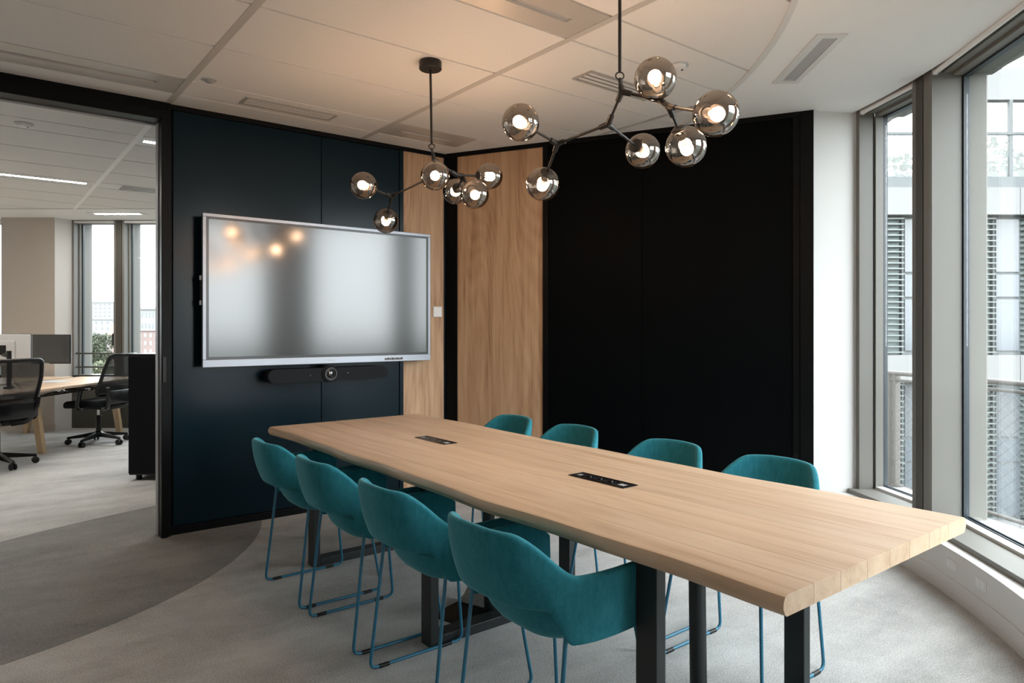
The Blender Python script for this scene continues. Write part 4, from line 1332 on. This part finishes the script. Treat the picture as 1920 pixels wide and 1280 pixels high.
M['bark'] = mat('bark', lin(0.10, 0.08, 0.06), rough=0.9, spec=0.1)
M['brick'] = mat('pink_brick', lin(0.155, 0.118, 0.112), rough=0.85, spec=0.1, noise=0.06, nscale=0.5)
M['roof'] = mat('clay_roof', lin(0.145, 0.105, 0.095), rough=0.85, spec=0.1)
M['apt'] = mat('pale_render', lin(0.182, 0.182, 0.182), rough=0.8, spec=0.1)
M['aptwin'] = mat('apartment_window', lin(0.119, 0.123, 0.131), rough=0.4, spec=0.3)
M['street'] = mat('street_ground', lin(0.079, 0.084, 0.071), rough=0.9, spec=0.1, noise=0.2, nscale=0.05)
gd = B(-700, 700, -700, 900, -15.2, -15.0).build('ground', M['street']); tag(gd, 'street level ground far below', None, kind='structure')

bal = MB().ring(5.18, 6.12, -8, -125, -0.30, -0.045, step=2).build('balcony_floor', M['concrete']); tag(bal, 'pale concrete balcony outside the windows', None, kind='structure')
rr = 6.03
rp = pol(rr, -33)
rail = thing('balcony_railing', 'grey balcony railing with wire net outside the curved windows', 'railing', (0, 0, 0))
def arc_pts(R, z, a0=-9.0, a1=-124.0, n=90):
    return [(pol(R, a0 + (a1 - a0) * i / n).x, pol(R, a0 + (a1 - a0) * i / n).y, z) for i in range(n + 1)]
MB().tube(arc_pts(rr, 0.950), 0.019, 8).build('top_rail', M['rail'], rail, 60)
MB().tube(arc_pts(rr, 0.893), 0.012, 8).build('upper_rail', M['rail'], rail, 60)
MB().tube(arc_pts(rr, 0.025), 0.014, 8).build('bottom_rail', M['rail'], rail, 60)
for k in range(9):
    a = -20.25 - 13.0 * k
    p = pol(rr + 0.01, a)
    for da in (-0.28, 0.28):
        p = pol(rr + 0.012, a + da)
        o = B(-0.010, 0.010, -0.028, 0.028, -0.045, 0.94, bev=0.002).build('post', M['rail'], rail)
        o.location = (p.x, p.y, 0); o.rotation_euler = (0, 0, (a - 90) * D2R)
mb = MB()
dz = 0.868
step = 0.92
na = int(115 / step)
for i in range(-14, na):
    for sg in (1, -1):
        pts = []
        for k in range(9):
            f = k / 8
            a = -9 - (i + (f if sg > 0 else 1 - f) * 11.0) * step
            if -124 <= a <= -9:
                p = pol(rr - 0.004 * sg, a); pts.append((p.x, p.y, 0.025 + dz * f))
        if len(pts) > 2: mb.tube(pts, 0.0016, 3, caps=False)
o = mb.build('wire_net', M['wire'], rail); tag(o, kind='stuff')

# building across the street, parallel to the office facade
DB = 14.3
def bz(v): return EYE + (615.0 - v) / 1300.0 * DB
bld = thing('office_building', 'white and glass office building across the street with louvred bays', 'building', uzp(9.5, DB - 0.18, -15.0), UZ_ROT)
U0b, G0 = 9.5, -15.0
def bb_box(u0, u1, n0, n1, z0, z1, name, m, parent=None, bev=0.0):
    return B(u0 - U0b, u1 - U0b, n0, n1, z0 - G0, z1 - G0, bev=bev).build(name, M[m], parent or bld)
UA, UB = -1.0, 24.0
bb_box(UA, UB, 0.6, 8.0, -15.0, bz(340), 'core', 'parapet')
for v0, v1 in ((356, 406), (665, 715), (974, 1024)):
    x = UA
    while x < UB - 0.1:
        bb_box(x + 0.006, x + 1.88 * 1.5 - 0.006, -0.10, 0.6, bz(v1), bz(v0), 'white_panel', 'cladding')
        x += 1.88 * 1.5
bb_box(UA, UB, -0.02, 0.6, bz(356), bz(335), 'grey_parapet', 'parapet')
for f0, f1 in ((406, 665), (715, 974)):
    z1, z0 = bz(f0), bz(f1)
    bb_box(UA, UB, 0.30, 0.6, z0, z1, 'glazing', 'louver_back')
    for k in range(-5, 8):
        wu = 8.05 + 1.88 * k
        if wu < UA or wu + 1.88 > UB: continue
        wn = bb_box(wu, wu + 0.57, 0.20, 0.32, z0, z1, 'window_unit', 'mull')
        H_ = z1 - z0
        for a, b, mm in ((0.03, 0.40, 'far_glass'), (0.42, 0.58, 'far_glass'), (0.60, 0.98, 'far_glass_light')):
            bb_box(wu + 0.05, wu + 0.52, 0.17, 0.20, z0 + H_ * a, z0 + H_ * b, 'pane', mm, wn)
        if -1 <= k <= 2:
            n_s = 25
            me_ = None
            for s_ in range(n_s):
                zz = z0 + (s_ + 0.5) * H_ / n_s
                if me_ is None:
                    o = B(wu + 0.60 - U0b, wu + 1.85 - U0b, 0.05, 0.30, -0.010, 0.014).build('louver', M['louver'], bld)
                    me_ = o.data
                else:
                    o = bpy.data.objects.new('louver', me_); COL.objects.link(o); o.parent = bld
                o.location = (0, 0, zz - G0)
# roof terrace
bb_box(UA, UB, 0.2, 0.42, bz(186), bz(127), 'top_beam', 'cladding')
k = UA
while k < UB:
    bb_box(k, k + 0.07, 0.2, 0.28, bz(335), bz(186), 'terrace_post', 'mull')
    pn = bb_box(k + 0.07, k + 1.88, 0.23, 0.25, bz(335), bz(250), 'glass_screen', 'window_glass')
    k += 1.88
bb_box(UA, UB, 0.18, 0.26, bz(252), bz(247), 'terrace_rail', 'mull')

def leaves(mb, centre, rx, ry, rz_, n, size, rng, shell=0.45):
    for _ in range(n):
        while True:
            v = Vector((rng.uniform(-1, 1), rng.uniform(-1, 1), rng.uniform(-1, 1)))
            if shell < v.length <= 1: break
        c_ = Vector(centre) + Vector((v.x * rx, v.y * ry, v.z * rz_))
        a = Vector((rng.uniform(-1, 1), rng.uniform(-1, 1), rng.uniform(-1, 1))).normalized() * size * rng.uniform(0.6, 1.3)
        b = a.cross(Vector((rng.uniform(-1, 1), rng.uniform(-1, 1), rng.uniform(-1, 1)))).normalized() * size * 0.7
        mb.bm.faces.new([mb.bm.verts.new(c_ + q_) for q_ in (a, b, -a, -b)])
rng = random.Random(5)
hd = thing('roof_hedge', 'green hedge on the roof terrace across the street', 'hedge', uzp(9.5, DB + 1.6, bz(335)), UZ_ROT)
mb = MB()
for i in range(22):
    leaves(mb, (-10.5 + i * 1.0, 0, 0.45 + 0.1 * math.sin(i * 1.7)), 0.75, 0.5, 0.62 + 0.12 * math.sin(i * 2.3), 190, 0.10, rng, 0.3)
mb.build('foliage', M['leaf'], hd)
B(-11, 12.5, -0.3, 0.3, 0.0, 0.45, bev=0.02).build('planter', M['parapet'], hd)

# view from the office window
def tree(label, px, v, D, rx, rz_, leaf, n, seed, lean=1.0):
    g = -15.0
    u = (px - 960) / 1300 * D
    zc = EYE + (615 - v) / 1300 * D
    t = thing('tree', label, 'tree', uzp(u, D, g), UZ_ROT, 'trees below the office window')
    r_ = random.Random(seed)
    mb = MB()
    for _ in range(14):
        a = r_.uniform(0, 2 * PI); q_ = r_.uniform(0, 0.62)
        leaves(mb, (rx * q_ * math.cos(a), rx * q_ * math.sin(a), zc - g + rz_ * r_.uniform(-0.55, 0.55)), rx * 0.45, rx * 0.45, rz_ * 0.42, n // 14, rx * 0.075, r_, 0.2)
    mb.build('foliage', M[leaf], t)
    MB().tube([(0, 0, 0), (0.1 * rx, 0, (zc - g) * 0.5), (0, 0, zc - g)], rx * 0.10, 8, r_end=rx * 0.04).build('trunk', M['bark'], t, 60)
tree('round green tree seen through the narrow office window', 178, 654, 62, 1.6, 1.85, 'leaf', 4200, 2)
tree('yellow green tree below the round one, behind the guard rails', 184, 712, 48, 1.5, 1.5, 'leaf2', 3600, 3)
def block(label, px0, px1, vtop, D, m, cols, rows, winm, floor_px, ww=0.5, depth=14.0, first=0.5, name='apartment_building', g=-15.0, roof=None):
    u0, u1 = (px0 - 960) / 1300 * D, (px1 - 960) / 1300 * D
    zt = EYE + (615 - vtop) / 1300 * D
    t = thing(name, label, 'building', uzp((u0 + u1) / 2, D, g), UZ_ROT)
    w = (u1 - u0) / 2
    B(-w, w, 0, depth, 0, zt - g).build('walls', M[m], t)
    fh = floor_px / 1300 * D
    for r in range(rows):
        for c_ in range(cols):
            x = -w + (c_ + 0.5) * 2 * w / cols
            hw_ = w / cols * ww
            z = zt - g - fh * (r + first)
            B(x - hw_, x + hw_, -0.02 * fh, 0.02, z - fh * 0.28, z + fh * 0.22).build('window', M[winm], t)
    if roof == 'flat':
        B(-w * 1.02, w * 1.02, -0.15 * fh, depth, zt - g, zt - g + fh * 0.25).build('roof_slab', M['apt'], t)
    elif roof:
        mb = MB(); h = fh * 1.4
        vv = [mb.bm.verts.new(v) for v in ((-w * 1.05, -0.3, zt - g), (w * 1.05, -0.3, zt - g), (w * 1.05, depth, zt - g), (-w * 1.05, depth, zt - g), (-w * 1.05, depth / 2, zt - g + h), (w * 1.05, depth / 2, zt - g + h))]
        for f in ((0, 1, 5, 4), (2, 3, 4, 5), (0, 4, 3), (1, 2, 5), (3, 2, 1, 0)): mb.bm.faces.new([vv[i] for i in f])
        mb.build('roof', M[roof], t)
    return t
block('long white apartment block on the skyline', 96, 236, 567, 540, 'apt', 16, 5, 'aptwin', 7.2, ww=0.55, roof='flat')
block('pale houses in front of the white apartment block', 100, 250, 599, 330, 'apt', 14, 3, 'aptwin', 11.0, ww=0.3, roof='flat', name='town_house')
block('pink house with a clay roof beside the round tree', 203, 232, 628, 140, 'brick', 3, 4, 'aptwin', 16, ww=0.35, roof='roof', name='town_house', depth=3.0)
block('grey glass topped block above the pink brick facade', 236, 330, 580, 190, 'apt', 14, 2, 'far_glass_light', 20, ww=0.42, roof='flat', depth=10)
block('pink brick apartment building behind the black cabinet', 236, 330, 620, 170, 'brick', 9, 5, 'apt', 15, ww=0.45, roof='flat', depth=10)
